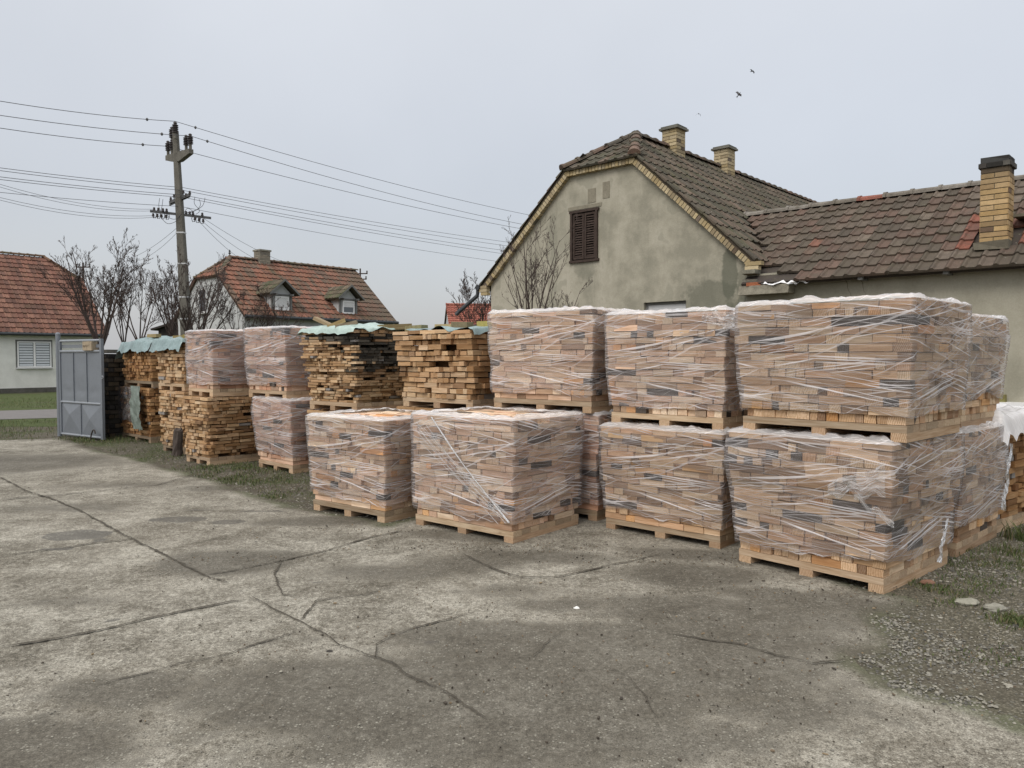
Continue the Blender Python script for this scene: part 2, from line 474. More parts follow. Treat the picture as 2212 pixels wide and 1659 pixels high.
# ground materials
def soil_mat():
    m, nt, out = mat('yard_soil'); g = G(nt)
    p = g.pos()
    n1 = g.noise(p, .9, 6, .65); n2 = g.noise(p, 7, 6, .7); n3 = g.noise(p, 60, 4, .65)
    c = g.ramp(g.math('ADD', g.math('MULTIPLY', n2, .5), g.math('MULTIPLY', n3, .5)), [(.34, (.052, .045, .034)), (.52, (.105, .092, .070)), (.68, (.19, .175, .140))])
    gr = g.rng(g.math('ADD', g.math('MULTIPLY', n1, .7), g.math('MULTIPLY', n2, .3)), .47, .60, 0, .75)
    gc = g.ramp(n3, [(.35, (.035, .050, .016)), (.7, (.085, .11, .035))])
    c = g.mix(gr, c, gc)
    sp = g.n("ShaderNodeTexVoronoi"); g.put(sp.inputs['Vector'], p); sp.inputs['Scale'].default_value = 34
    sx = g.xyz(sp.outputs['Color'])
    stone = g.math('MULTIPLY', g.rng(sp.outputs['Distance'], .42, .30, 0, 1), g.math('GREATER_THAN', sx[0], .72))
    c = g.mix(g.math('MULTIPLY', stone, .8), c, g.mix(sx[1], (.20, .19, .155), (.36, .35, .30)))
    P = g.xyz(p)
    # trodden gravel right of the concrete
    zone = g.rng(g.math('ADD', P[0], g.math('MULTIPLY', g.math('SUBTRACT', n1, .5), 2.0)), 1.6, 2.6, 0, 1)
    vo = g.n("ShaderNodeTexVoronoi"); g.put(vo.inputs['Vector'], p); vo.inputs['Scale'].default_value = 75
    vc = g.xyz(vo.outputs['Color'])
    gc2 = g.mix(vc[0], (.11, .099, .073), (.36, .33, .255))
    gc2 = g.mix(g.rng(vo.outputs['Distance'], .30, .55, 0, .75), gc2, (.06, .053, .038))
    gc2 = g.mix(g.rng(n2, .38, .62, .65, 0), gc2, (.085, .078, .056))
    gc2 = g.mix(g.rng(g.noise(p, 1.7, 5, .65), .54, .66, 0, .40), gc2, (.075, .076, .038))
    c = g.mix(zone, c, gc2)
    h = g.math('ADD', g.math('ADD', n2, g.math('MULTIPLY', n3, .6)), g.math('MULTIPLY', stone, .5))
    nt.links.new(g.bsdf(c, .93, g.bump(h, .7, .03), .15), out.inputs[0])
    return m
M['soil'] = soil_mat()

def lawn_mat():
    m, nt, out = mat('lawn'); g = G(nt)
    p = g.pos()
    n1 = g.noise(p, .6, 6, .65); n2 = g.noise(p, 6, 6, .75); n3 = g.noise(p, 40, 4, .7)
    v = g.math('ADD', g.math('MULTIPLY', n2, .5), g.math('MULTIPLY', n3, .5))
    c = g.ramp(v, [(.35, (.035, .045, .018)), (.52, (.075, .095, .035)), (.68, (.13, .15, .06))])
    c = g.mix(g.rng(n1, .55, .68, 0, .8), c, g.ramp(v, [(.35, (.05, .042, .03)), (.65, (.13, .115, .085))]))
    nt.links.new(g.bsdf(c, .9, g.bump(v, .8, .05), .15), out.inputs[0])
    return m
M['lawn'] = lawn_mat()

def conc_mat():
    m, nt, out = mat('old_concrete'); g = G(nt)
    p = g.pos()
    wet = g.attr('wet'); edge = g.attr('edge'); soft = g.attr('soft')
    n0 = g.noise(p, .35, 4, .6)
    n1 = g.noise(p, 1.4, 7, .68); n2 = g.noise(p, 6, 8, .78); n3 = g.noise(p, 45, 5, .78); n4 = g.noise(p, 190, 3, .6)
    v = g.math('ADD', g.math('ADD', g.math('MULTIPLY', n1, .32), g.math('MULTIPLY', n2, .24)), g.math('ADD', g.math('MULTIPLY', n3, .26), g.math('MULTIPLY', n4, .18)))
    c = g.ramp(v, [(.41, (.072, .063, .047)), (.465, (.142, .128, .101)), (.51, (.215, .199, .163)), (.57, (.345, .325, .275))])
    c = g.mix(g.rng(n0, .40, .62, 0, .28), c, g.mix(.5, c, (.24, .205, .155)))
    # washed-out fine aggregate
    vo = g.n("ShaderNodeTexVoronoi"); g.put(vo.inputs['Vector'], p); vo.inputs['Scale'].default_value = 70
    vc = g.xyz(vo.outputs['Color'])
    ag = g.math('MULTIPLY', g.rng(vo.outputs['Distance'], .46, .34, 0, 1), g.math('GREATER_THAN', vc[0], .80))
    ag = g.math('MULTIPLY', ag, g.rng(n2, .45, .58, .15, 1.0))
    c = g.mix(g.math('MULTIPLY', ag, .75), c, g.mix(vc[1], (.33, .31, .24), (.58, .56, .48)))
    agd = g.math('MULTIPLY', g.rng(vo.outputs['Distance'], .42, .25, 0, 1), g.math('LESS_THAN', vc[0], .16))
    c = g.mix(g.math('MULTIPLY', agd, .8), c, (.055, .050, .040))
    # damp stains (soft) and puddle-damp spots (sharp edge)
    w1 = g.rng(g.math('ADD', soft, g.math('ADD', g.math('MULTIPLY', g.math('SUBTRACT', n2, .5), 1.3), g.math('MULTIPLY', g.math('SUBTRACT', n3, .5), .9))), .40, .53, 0, 1)
    c = g.mix(g.math('MULTIPLY', w1, .70), c, (.078, .069, .053))
    w2 = g.rng(g.math('ADD', wet, g.math('MULTIPLY', g.math('SUBTRACT', n2, .5), .35)), .44, .54, 0, 1)
    c = g.mix(g.math('MULTIPLY', w2, .72), c, (.075, .068, .055))
    # dirt and moss creeping in from the edges
    ed = g.rng(g.math('ADD', edge, g.math('MULTIPLY', g.math('SUBTRACT', n2, .5), .9)), .45, .85, 0, .85)
    c = g.mix(ed, c, g.mix(g.rng(n1, .42, .6), (.085, .075, .055), (.075, .082, .04)))
    gn = g.math('ADD', g.math('MULTIPLY', n3, .55), g.math('MULTIPLY', n4, .45))
    sc = g.n("ShaderNodeVectorMath", operation='SCALE'); g.put(sc.inputs[0], c); g.put(sc.inputs['Scale'], g.rng(gn, .38, .62, .66, 1.36)); c = sc.outputs[0]
    c = g.mix(g.math('MULTIPLY', ag, .40), c, (.42, .40, .33))
    rough = g.math('SUBTRACT', .92, g.math('ADD', g.math('MULTIPLY', w2, .34), g.math('MULTIPLY', w1, .12)))
    h = g.math('ADD', g.math('ADD', g.math('MULTIPLY', n2, .5), g.math('MULTIPLY', n3, .5)), g.math('MULTIPLY', ag, .5))
    nt.links.new(g.bsdf(c, rough, g.bump(h, .55, .012), .3), out.inputs[0])
    return m
M['concrete'] = conc_mat()
M['joint'] = simple('joint_dirt', (.072, .063, .048), .95, .5, 12, .5)
M['asphalt'] = simple('asphalt', (.165, .155, .150), .9, .2, 4, .3)

# ------------------------------------------------------------ ground, yard, road
def sheet(name, pts, z, m):
    b = MB(); b.face([(p[0], p[1], z) for p in pts])
    return tag(b.build(name, m), kind='structure')

sheet('ground', [(-400, -300), (400, -300), (400, 500), (-400, 500)], 0.0, M['soil'])
sheet('lawn', [(-80, 19.3), (-9.6, 17.2), (-3, 26.0), (30, 60), (-80, 60)], 0.004, M['lawn'])
road_near = [gp(-900, 918), gp(0, 907), gp(140, 903), gp(330, 884)]
road_far = [gp(330, 868), gp(140, 884), gp(0, 888), gp(-900, 893)]
sheet('road', [(p.x, p.y) for p in road_near + road_far], 0.012, M['asphalt'])

yard_px = [(0, 951), (130, 946), (215, 974), (330, 1000), (415, 1028), (475, 1043), (625, 1093), (740, 1115), (830, 1135), (960, 1110),
           (1300, 1100), (1560, 1140), (1720, 1200), (1880, 1278), (1990, 1295), (1929, 1336), (1922, 1360), (1953, 1405), (1866, 1431),
           (1940, 1479), (2009, 1503), (2108, 1525), (2212, 1560), (2500, 1700)]
yard = [(gp(*p).x, gp(*p).y) for p in yard_px]
yard = [(-40, yard[0][1] + 1)] + yard + [(5, -6), (-40, -6)]

def seg_dist(p, a, b):
    ax, ay = a; bx, by = b; px, py = p
    dx, dy = bx - ax, by - ay
    t = max(0, min(1, ((px - ax) * dx + (py - ay) * dy) / (dx * dx + dy * dy + 1e-12)))
    return math.hypot(px - ax - t * dx, py - ay - t * dy)

def sdist(p, poly):
    d = 1e9; inside = False; n = len(poly)
    for i in range(n):
        a = poly[i]; b = poly[(i + 1) % n]
        d = min(d, seg_dist(p, a, b))
        if (a[1] > p[1]) != (b[1] > p[1]) and p[0] < (b[0] - a[0]) * (p[1] - a[1]) / (b[1] - a[1]) + a[0]: inside = not inside
    return d if inside else -d

SOFT = [(1330, 1440, 1.3, .55, .8, 0), (1560, 1330, .9, .35, .8, -.2), (1100, 1280, .5, .2, .5, 0), (1700, 1540, .6, .3, .6, 0), (1420, 1600, .7, .3, .6, 0), (900, 1590, .7, .3, .7, 0), (1230, 1310, .5, .2, .6, 0), (480, 1218, .5, .34, 1, -.2), (560, 1205, .4, .2, .8, .1), (850, 1500, .95, .42, 1, 0), (1150, 1560, .8, .45, .9, .1), (1350, 1500, .5, .35, .55, 0), (1040, 1372, .55, .2, .9, .1),
        (1480, 1385, 1.0, .26, .85, -.1), (1240, 1400, .6, .3, .75, 0), (275, 1498, .42, .22, .8, .1), (50, 1620, .5, .25, .9, 0), (140, 1303, .5, .2, .5, 0),
        (850, 1238, .8, .3, .6, 0), (1000, 1222, .5, .3, .7, 0), (30, 1000, 1.6, .9, .85, 0), (-150, 1010, 2, 1.4, .8, 0), (250, 1050, 1.5, .3, .5, .1), (150, 1100, .9, .35, .55, 0), (480, 1055, .9, .3, .6, .2),
        (1500, 1245, .55, .3, .8, 0), (1640, 1400, .5, .2, .5, 0), (1750, 1500, .45, .22, .5, .2), (1650, 1560, .6, .3, .4, 0), (1500, 1620, .5, .3, .45, 0),
        (2050, 1600, .5, .3, .3, 0), (700, 1128, .7, .22, .8, .1), (1170, 1205, .6, .2, .75, -.2), (1480, 1200, .6, .22, .7, -.3), (1000, 1160, .6, .2, .8, -.3), (640, 1640, .6, .2, .4, 0),
        (600, 1390, .5, .1, .45, .1), (1750, 1300, .7, .25, .75, -.4), (1900, 1340, .3, .25, .7, 0), (330, 1600, .5, .15, .4, 0), (60, 1440, .4, .12, .35, .1)]
WET = [(165, 1158, .29, .20, 1), (122, 1189, .15, .06, .95), (215, 1168, .09, .06, .8), (385, 1124, .30, .13, 1), (492, 1129, .16, .11, 1), (405, 1350, .05, .045, .9), (22, 1365, .06, .03, .95),
       (230, 1348, .08, .03, .8), (935, 1393, .08, .05, .75), (680, 1263, .05, .03, .7), (715, 1430, .05, .02, .75), (240, 1272, .06, .02, .7), (440, 1105, .25, .035, .8), (575, 1106, .3, .05, .75), (670, 1470, .04, .02, .7)]
def field(lst, x, y, sharp):
    best = 0.0
    for e_ in lst:
        cx, cy, rx, ry, am = e_[:5]; an = e_[5] if len(e_) > 5 else 0
        dx, dy = x - cx, y - cy
        if abs(dx) > 2.6 * max(rx, ry) or abs(dy) > 2.6 * max(rx, ry): continue
        c_, s_ = math.cos(an), math.sin(an)
        q = math.hypot((dx * c_ + dy * s_) / rx, (-dx * s_ + dy * c_) / ry)
        v = am * max(0.0, min(1.0, 1.0 - (q - 1) / sharp - .5 + (0.0)))
        best = max(best, v)
    return best
softw = [(gp(a, b).x, gp(a, b).y, rx, ry, am, an) for a, b, rx, ry, am, an in SOFT]
wetw = [(gp(a, b).x, gp(a, b).y, rx, ry, am) for a, b, rx, ry, am in WET]

def build_yard():
    xs = []; x = -15.0
    X0, X1, Y0, Y1, S = -15.0, 6.5, 0.6, 16.5, 0.07
    nx = int((X1 - X0) / S) + 1; ny = int((Y1 - Y0) / S) + 1
    keep = {}; verts = []; faces = []; A = {'wet': [], 'soft': [], 'edge': []}
    def sd_at(i, j):
        x, y = X0 + i * S, Y0 + j * S
        return sdist((x, y), yard) + .10 * noise.noise((x * 1.7, y * 1.7, 0)) + .05 * noise.noise((x * 6, y * 6, 3))
    SD = [[None] * ny for _ in range(nx)]
    for i in range(0, nx):
        for j in range(0, ny):
            SD[i][j] = sd_at(i, j)
    def vid(i, j):
        k = (i, j)
        if k not in keep:
            x, y = X0 + i * S, Y0 + j * S
            jx = noise.noise((x * 9, y * 9, 1)) * .02; jy = noise.noise((x * 9, y * 9, 5)) * .02
            keep[k] = len(verts)
            e0 = max(0.0, min(1.0, SD[i][j] / .16))
            verts.append((x + jx, y + jy, .0025 + (.009 + .006 * noise.noise((x * .8, y * .8, 0))) * e0))
            A['soft'].append(field(softw, x, y, 1.4))
            A['wet'].append(field(wetw, x + .05 * noise.noise((x * 7, y * 7, 2)), y + .05 * noise.noise((x * 7, y * 7, 8)), .5))
            A['edge'].append(max(0.0, 1 - max(0, SD[i][j]) / .32))
        return keep[k]
    for i in range(nx - 1):
        for j in range(ny - 1):
            if (SD[i][j] + SD[i + 1][j] + SD[i][j + 1] + SD[i + 1][j + 1]) / 4 > 0:
                # keep only ground the photograph can plausibly see
                x, y = X0 + i * S, Y0 + j * S
                if abs(x) > .95 * y + 1.6: continue
                faces.append((vid(i, j), vid(i + 1, j), vid(i + 1, j + 1), vid(i, j + 1)))
    me = bpy.data.meshes.new('concrete_yard'); me.from_pydata(verts, [], faces)
    for k, vals in A.items():
        at_ = me.attributes.new(k, 'FLOAT', 'POINT'); at_.data.foreach_set('value', vals)
    me.polygons.foreach_set("use_smooth", [True] * len(me.polygons))
    me.materials.append(M['concrete'])
    o = bpy.data.objects.new('concrete_yard', me); COL.objects.link(o)
    tag(o, kind='structure')
build_yard()

rj = random.Random(5)
def crack(b, px, w, z=.021):
    pts = [gp(*p) for p in px]
    P = []
    for a, c in zip(pts, pts[1:]):
        n = max(2, int((c - a).length / .018))
        for i in range(n):
            t = i / n
            p = a.lerp(c, t)
            q = Vector((p.x, p.y, 0)); 
            off = Vector((noise.noise((q.x * 5, q.y * 5, 1)), noise.noise((q.x * 5, q.y * 5, 7)), 0)) * (.014 if w > .016 else .03)
            off += Vector((rj.uniform(-1, 1), rj.uniform(-1, 1), 0)) * .0045
            P.append(p + off)
    P.append(pts[-1])
    rows = []
    for i, p in enumerate(P):
        d = (P[min(i + 1, len(P) - 1)] - P[max(i - 1, 0)]); d.z = 0; d.normalize()
        nrm = Vector((-d.y, d.x, 0))
        ww = .50 * w * (.12 + 1.5 * abs(noise.noise((p.x * 3.5, p.y * 3.5, 4))) + .9 * abs(noise.noise((p.x * 17, p.y * 17, 9))) + .4 * rj.random()) * min(1, (i + 1) / 6, (len(P) - i) / 6)
        rows.append([Vector((p.x, p.y, z)) + nrm * ww, Vector((p.x, p.y, z)) - nrm * ww])
    b.grid(rows)
cb = MB()
for px, w in (([(0, 1033), (60, 1065), (110, 1080), (180, 1110), (260, 1155), (330, 1190), (385, 1218), (440, 1248), (490, 1264)], .022),
              ([(545, 1292), (600, 1325), (650, 1350), (740, 1400), (820, 1430), (900, 1468), (985, 1520), (1060, 1560)], .010),
              ([(0, 1082), (130, 1072), (230, 1062), (340, 1050), (415, 1030)], .022),
              ([(0, 1206), (100, 1193), (200, 1178), (290, 1167)], .022),
              ([(0, 1405), (110, 1388), (200, 1370), (310, 1345), (400, 1325), (500, 1305), (545, 1300)], .022),
              ([(430, 1250), (500, 1238), (600, 1218), (700, 1195), (800, 1165), (870, 1150)], .018),
              ([(608, 1213), (597, 1240), (600, 1270), (612, 1290), (640, 1293)], .013),
              ([(640, 1345), (655, 1340), (672, 1320), (680, 1303), (740, 1295), (800, 1288), (860, 1272)], .012),
              ([(200, 1493), (300, 1465), (400, 1440), (470, 1425), (560, 1400), (650, 1365)], .010),
              ([(812, 1432), (815, 1395), (830, 1385), (900, 1360), (960, 1345), (1040, 1325)], .011),
              ([(1000, 1200), (1050, 1225), (1120, 1250), (1200, 1252), (1280, 1235), (1380, 1212), (1450, 1198)], .014),
              ([(1212, 1370), (1200, 1378), (1175, 1400), (1150, 1425), (1106, 1425)], .010),
              ([(1300, 1450), (1355, 1470), (1375, 1490), (1400, 1530), (1430, 1570)], .006),
              ([(1440, 1375), (1600, 1400), (1690, 1425), (1760, 1440), (1830, 1432)], .014)):
    crack(cb, px, w)
tag(cb.build('dirt_filled_joints', M['joint']), kind='structure')

# small stones
rp = random.Random(11)
def pebble(b, x, y, z, s, c, r=rp):
    n = 6; a0 = r.uniform(0, 6.28); ex = r.uniform(.55, 1.0); hh = s * r.uniform(.3, .6)
    rz = r.uniform(0, 3.14); ca, sa = math.cos(rz), math.sin(rz)
    def pt(a, k, zz):
        u = math.cos(a) * s * k; v = math.sin(a) * s * k * ex
        return (x + u * ca - v * sa, y + u * sa + v * ca, z + zz)
    lo = [pt(a0 + k * 6.283 / n + r.uniform(-.3, .3), r.uniform(.85, 1.1), 0) for k in range(n)]
    hi = [pt(a0 + k * 6.283 / n + r.uniform(-.3, .3), r.uniform(.4, .7), hh * r.uniform(.7, 1.1)) for k in range(n)]
    for k in range(n):
        b.face([lo[k], lo[(k + 1) % n], hi[(k + 1) % n], hi[k]], None, c)
    b.face(hi, None, c)
def stone_col(r=rp, bright=.5):
    if r.random() < bright:
        v = r.uniform(.15, .33); return (v, v * .94, v * .78)
    v = r.uniform(.07, .24); return (v, v * .95, v * .82)
pb = MB()
cnt = 0
while cnt < 1500:
    y = 1.8 + 9 * rp.random() ** 1.5; x = rp.uniform(-.75, .75) * y
    if sdist((x, y), yard) < 0: continue
    if noise.noise((x * .9, y * .9, 3)) < rp.uniform(-.5, .25): continue
    pebble(pb, x, y, .016, rp.uniform(.002, .0065) * (1 if rp.random() < .93 else 1.8), stone_col(bright=.6)); cnt += 1
cnt = 0
while cnt < 13000:
    y = 3.0 + 6.0 * rp.random() ** 1.3; x = rp.uniform(1.2, 6.0)
    d = sdist((x, y), yard)
    if d > .05 or x > .8 * y + .3: continue
    if y > 6 and rp.random() < .6: continue
    if noise.noise((x * 1.3, y * 1.3, 9)) < rp.uniform(-.6, .1): continue
    s = rp.uniform(.003, .011) * (1 if rp.random() < .94 else 2.0)
    pebble(pb, x, y, .002, s, stone_col(bright=.40)); cnt += 1
cnt = 0
while cnt < 1100:
    p = gp(rp.uniform(200, 900), rp.uniform(960, 1130))
    if sdist((p.x, p.y), yard) > .03: continue
    pebble(pb, p.x, p.y, .002, rp.uniform(.005, .018), stone_col(bright=.4)); cnt += 1
# a loose band of rubble along the broken concrete edge on the right
for px, py, n, s in ((1925, 1350, 90, .06), (1955, 1400, 90, .06), (1880, 1430, 40, .05), (1945, 1480, 60, .05), (1985, 1500, 60, .05), (2060, 1515, 80, .07), (2120, 1530, 40, .08), (2090, 1450, 90, .2), (2170, 1420, 90, .2), (2050, 1395, 60, .15)):
    c = gp(px, py)
    for _ in range(n):
        pebble(pb, c.x + rp.gauss(0, s), c.y + rp.gauss(0, s), .006, rp.uniform(.004, .012), stone_col(bright=.5))
tag(pb.build('gravel', M['pebble']), kind='stuff', cat='gravel', label='pale pebbles and crushed stone scattered over the yard')

# bark crumbs, chips and sawdust dropped along the pallets
cbm = MB(); rcb = random.Random(61)
def crumbs(px, py, sx, sy, n):
    c = gp(px, py)
    for _ in range(int(n * .55)):
        x = c.x + rcb.gauss(0, sx); y = c.y + rcb.gauss(0, sy); L = rcb.uniform(.002, .006) if rcb.random() < .93 else rcb.uniform(.006, .012); a = rcb.uniform(0, 3.14)
        col = rcb.choice([(.24, .18, .11), (.17, .13, .09), (.06, .05, .038), (.05, .042, .033), (.08, .065, .05), (.13, .10, .07)])
        cbm.box((x, y, .017 + rcb.uniform(0, .003)), (L, L * rcb.uniform(.2, .6), rcb.uniform(.0015, .004)), a, col, jit=.001, rnd=rcb, skip=(4,))
for q in ((830, 1150, .5, .12, 150), (1000, 1185, .55, .12, 190), (1200, 1190, .3, .15, 120), (1400, 1210, .5, .14, 170), (1600, 1215, .3, .12, 110), (1780, 1280, .45, .15, 210), (1960, 1290, .2, .15, 110),
          (1300, 1420, 1.2, .6, 320), (700, 1350, 1.6, .8, 220), (1700, 1480, .8, .4, 260), (2080, 1380, .5, .4, 260), (500, 1060, 1.2, .4, 200), (480, 1215, .4, .1, 70)):
    crumbs(*q)
tag(cbm.build('wood_crumbs', M['pebble']), 'bark crumbs and wood chips dropped on the yard along the pallets', 'wood chips', kind='stuff')

def rock(name, px, py, s, c, label):
    p = gp(px, py); r = random.Random(px)
    b = MB(); n = 10; rows = []
    for k, (rr, zz) in enumerate(((.9, 0), (1.0, .18), (.8, .38), (.35, .5))):
        rows.append([(s[0] * rr * math.cos(2 * math.pi * i / n) * r.uniform(.8, 1.15), s[1] * rr * math.sin(2 * math.pi * i / n) * r.uniform(.8, 1.15), s[2] * zz * 2 * r.uniform(.85, 1.1)) for i in range(n)])
    b.grid(rows, c, closed=True); b.face(rows[-1], None, c)
    o = b.build(name, M['pebble']); o.location = (p.x, p.y, .002)
    tag(o, label, 'stone')
rock('stone', 2090, 1305, (.085, .045, .035), (.28, .27, .22), 'flat grey stone in the grass right of the front pallet, nearer the pallet')
rock('stone', 2150, 1318, (.075, .04, .04), (.26, .25, .21), 'rough grey stone in the grass at the right edge of the photo')
rock('stone', 2002, 1262, (.055, .03, .03), (.22, .12, .08), 'reddish brick fragment by the corner of the front pallet')
rock('stone', 1246, 1318, (.022, .016, .02), (.75, .75, .72), 'small white lump lying on the concrete in front of the middle pallets')
rock('stone', 712, 1412, (.020, .015, .018), (.05, .045, .04), 'small dark lump on the concrete left of centre foreground')
rock('stone', 1538, 1530, (.030, .014, .012), (.05, .045, .035), 'small dark bark piece on the concrete in the right foreground')

# grass
rg = random.Random(21)
def blade(b, x, y, h, z=.0):
    a = rg.uniform(0, 6.28); w = rg.uniform(.0018, .004) * (1 + h * 4)
    dx, dy = math.cos(a) * w, math.sin(a) * w
    l = rg.uniform(0, 6.28); le = h * rg.uniform(.2, .9)
    t = rg.random()
    c = (.045 + .055 * t, .066 + .062 * t, .020 + .02 * t) if rg.random() > .22 else (.15, .13, .07)
    tx, ty = x + math.cos(l) * le, y + math.sin(l) * le
    mx, my = x + math.cos(l) * le * .35, y + math.sin(l) * le * .35
    b.face([(x - dx, y - dy, z), (x + dx, y + dy, z), (mx + dx * .8, my + dy * .8, h * .6), (mx - dx * .8, my - dy * .8, h * .6)], None, c)
    b.face([(mx - dx * .8, my - dy * .8, h * .6), (mx + dx * .8, my + dy * .8, h * .6), (tx, ty, h)], None, c)
gb = MB()
def patch(px, py, rx, ry, n, h):
    c = gp(px, py)
    for _ in range(n):
        x = c.x + rg.gauss(0, rx); y = c.y + rg.gauss(0, ry)
        if sdist((x, y), yard) > .02: continue
        if noise.noise((x * 3.5, y * 3.5, 1)) < rg.uniform(-.45, .15): continue
        blade(gb, x, y, h * rg.uniform(.5, 1.3))
for args in ((600, 1012, .7, .35, 2600, .045), (540, 1040, .5, .2, 1500, .035), (470, 1030, .5, .22, 1200, .03), (560, 1075, .35, .12, 700, .03), (480, 1010, .35, .18, 900, .035),
             (250, 950, .8, .3, 1700, .04), (190, 955, .7, .25, 1300, .035), (300, 975, .8, .3, 1000, .03), (360, 990, .5, .25, 700, .03), (620, 1060, .3, .2, 400, .03),
             (2030, 1290, .09, .09, 600, .026), (1990, 1268, .08, .08, 250, .025), (2075, 1265, .2, .12, 450, .024), (2140, 1230, .25, .16, 600, .03), (2190, 1200, .22, .2, 700, .04),
             (2200, 1345, .07, .07, 500, .035), (2110, 1225, .4, .3, 500, .028), (2200, 1165, .06, .06, 260, .13), (2160, 1420, .2, .1, 300, .02)):
    patch(*args)
for _ in range(9000):     # verge and lawn beyond the yard, left
    px = rg.uniform(-60, 330); py = 955 - 95 * rg.random() ** .8
    if 882 < py < 910: continue
    p = gp(px, py)
    if noise.noise((p.x * .7, p.y * .7, 2)) < rg.uniform(-.5, .1): continue
    blade(gb, p.x, p.y, rg.uniform(.04, .10))
tag(gb.build('grass', M['grass']), kind='stuff', cat='grass', label='short winter grass growing along the yard edge and verge')

# ------------------------------------------------------------ roofs and houses
def tile_slope(b, O, U, V, lenU, lenV, inside, colfn, tw=.22, th=.335, seed=1, proud=.03):
    """interlocking clay tiles laid as real overlapping slabs; V runs up the slope"""
    r = random.Random(seed)
    O, U, V = Vector(O), Vector(U).normalized(), Vector(V).normalized()
    N = U.cross(V)
    if N.z < 0: N = -N
    prof = [(0.0, .006), (.10, .026), (.24, .028), (.36, .004), (.92, .000), (1.0, .010)]
    nr = int(lenV / th) + 1; nc = int(lenU / tw) + 1
    for j in range(nr):
        ro = r.uniform(-.006, .006)
        for i in range(nc):
            u, v = i * tw, j * th
            if not inside(u + tw / 2, v + th * .35): continue
            c = colfn(r, u, v)
            lift = proud + r.uniform(-.004, .005); sk = r.uniform(-.006, .006); dv = r.uniform(-.008, .008) + ro
            lo = [O + U * (u + f * tw) + V * (v + dv + sk * f) + N * (h + lift) for f, h in prof]
            hi = [O + U * (u + f * tw) + V * (v + th * 1.06 + dv) + N * (h + .004) for f, h in prof]
            dn = [O + U * (u + f * tw) + V * (v + dv + sk * f) + N * (-.004) for f, h in prof]
            for k in range(len(prof) - 1):
                b.face([lo[k], lo[k + 1], hi[k + 1], hi[k]], None, c)
                b.face([dn[k], dn[k + 1], lo[k + 1], lo[k]], None, c)
            b.face([dn[0], lo[0], hi[0]], None, c)

def ridge_tiles(b, A, B, colfn, rad=.11, step=.34, seed=3):
    r = random.Random(seed)
    A, B = Vector(A), Vector(B); L = (B - A).length; d = (B - A).normalized()
    side = d.cross(Vector((0, 0, 1))).normalized(); up = side.cross(d)
    n = max(1, int(L / step))
    for i in range(n):
        c = colfn(r, i * step, 99)
        p0 = A + d * (L * i / n - .02); p1 = A + d * (L * (i + 1) / n + .03)
        rows = []
        for p, rr in ((p0, rad * 1.16), (p0 + d * .05, rad * 1.18), (p0 + d * .055, rad * 1.0), (p1, rad * .92)):
            wob = r.uniform(-.004, .004)
            rows.append([p + side * (math.cos(t) * rr) + up * (math.sin(t) * rr * .8 + wob - .03) for t in [math.pi * k / 6 for k in range(7)]])
        b.grid(rows, c)
        b.face(rows[0], None, c)

def pick(r, lst, j=.12):
    c = lst[int(r.random() * len(lst)) % len(lst)]; f = r.uniform(1 - j, 1 + j)
    return (c[0] * f, c[1] * f, c[2] * f)

def slab(b, pts, t=.07, c=(.1, .1, .1)):
    pts = [Vector(p) for p in pts]
    n = (pts[1] - pts[0]).cross(pts[2] - pts[0]).normalized()
    if n.z < 0: n = -n
    lo = [p - n * t for p in pts]
    b.face(pts, None, c); b.face(list(reversed(lo)), None, c)
    for i in range(len(pts)):
        j = (i + 1) % len(pts)
        b.face([pts[i], lo[i], lo[j], pts[j]], None, c)

def brick_box(b, x0, x1, y0, y1, z0, z1, colfn, seed=1, bl=.25, bh=.075, mortar=.010, jit=.004, proud=.006):
    """brick courses as separate boxes round a core"""
    r = random.Random(seed)
    n = max(1, round((z1 - z0) / bh)); h = (z1 - z0) / n
    for k in range(n):
        z = z0 + (k + .5) * h
        for side in range(4):
            if side in (0, 2): L = x1 - x0
            else: L = y1 - y0
            m = max(1, round(L / bl)); off = (.5 if (k + (side % 2)) % 2 else 0)
            cuts = [0.0] + [min(max((i + off) / m, 0), 1) for i in range(0 if off else 1, m if off else m)] + [1.0]
            cuts = sorted(set(cuts))
            for a, c_ in zip(cuts, cuts[1:]):
                if (c_ - a) * L < .03: continue
                mid = (a + c_) / 2 * L; hl = (c_ - a) * L / 2 - mortar / 2; d = .05
                p = proud + r.uniform(-jit, jit)
                c = colfn(r, mid, z)
                if side == 0: b.box((x0 + mid, y0 + d - p, z), (hl, d, h / 2 - mortar / 2), 0, c)
                elif side == 2: b.box((x0 + mid, y1 - d + p, z), (hl, d, h / 2 - mortar / 2), 0, c)
                elif side == 1: b.box((x1 - d + p + .001, y0 + mid, z), (d, hl, h / 2 - mortar / 2 - .001), 0, c)
                else: b.box((x0 + d - p - .001, y0 + mid, z), (d, hl, h / 2 - mortar / 2 - .001), 0, c)

YB = [(.42, .34, .20), (.46, .38, .24), (.37, .29, .16), (.41, .34, .22), (.30, .24, .15)]
def yellow(r, u, v):
    c = pick(r, YB)
    return (c[0] * .35, c[1] * .33, c[2] * .4) if r.random() < .07 else c

# --- the big house with the half-hipped gable, and the low wing beside it
HB = Vector((3.99, 13.0, 0)); HA = math.atan2(.731, .682)
SL = .906
main = empty('gabled_house', HB, HA)
tag(main, 'large grey-green plastered house with half-hipped mossy roof, two brick chimneys and brown shutters', 'house')
W = 6.1; ZE = 3.35; HY = 2.24; ZH = ZE + HY * SL; XR = 1.21; ZR = ZE + W / 2 * SL + .02; LN = 11.25
b = MB()
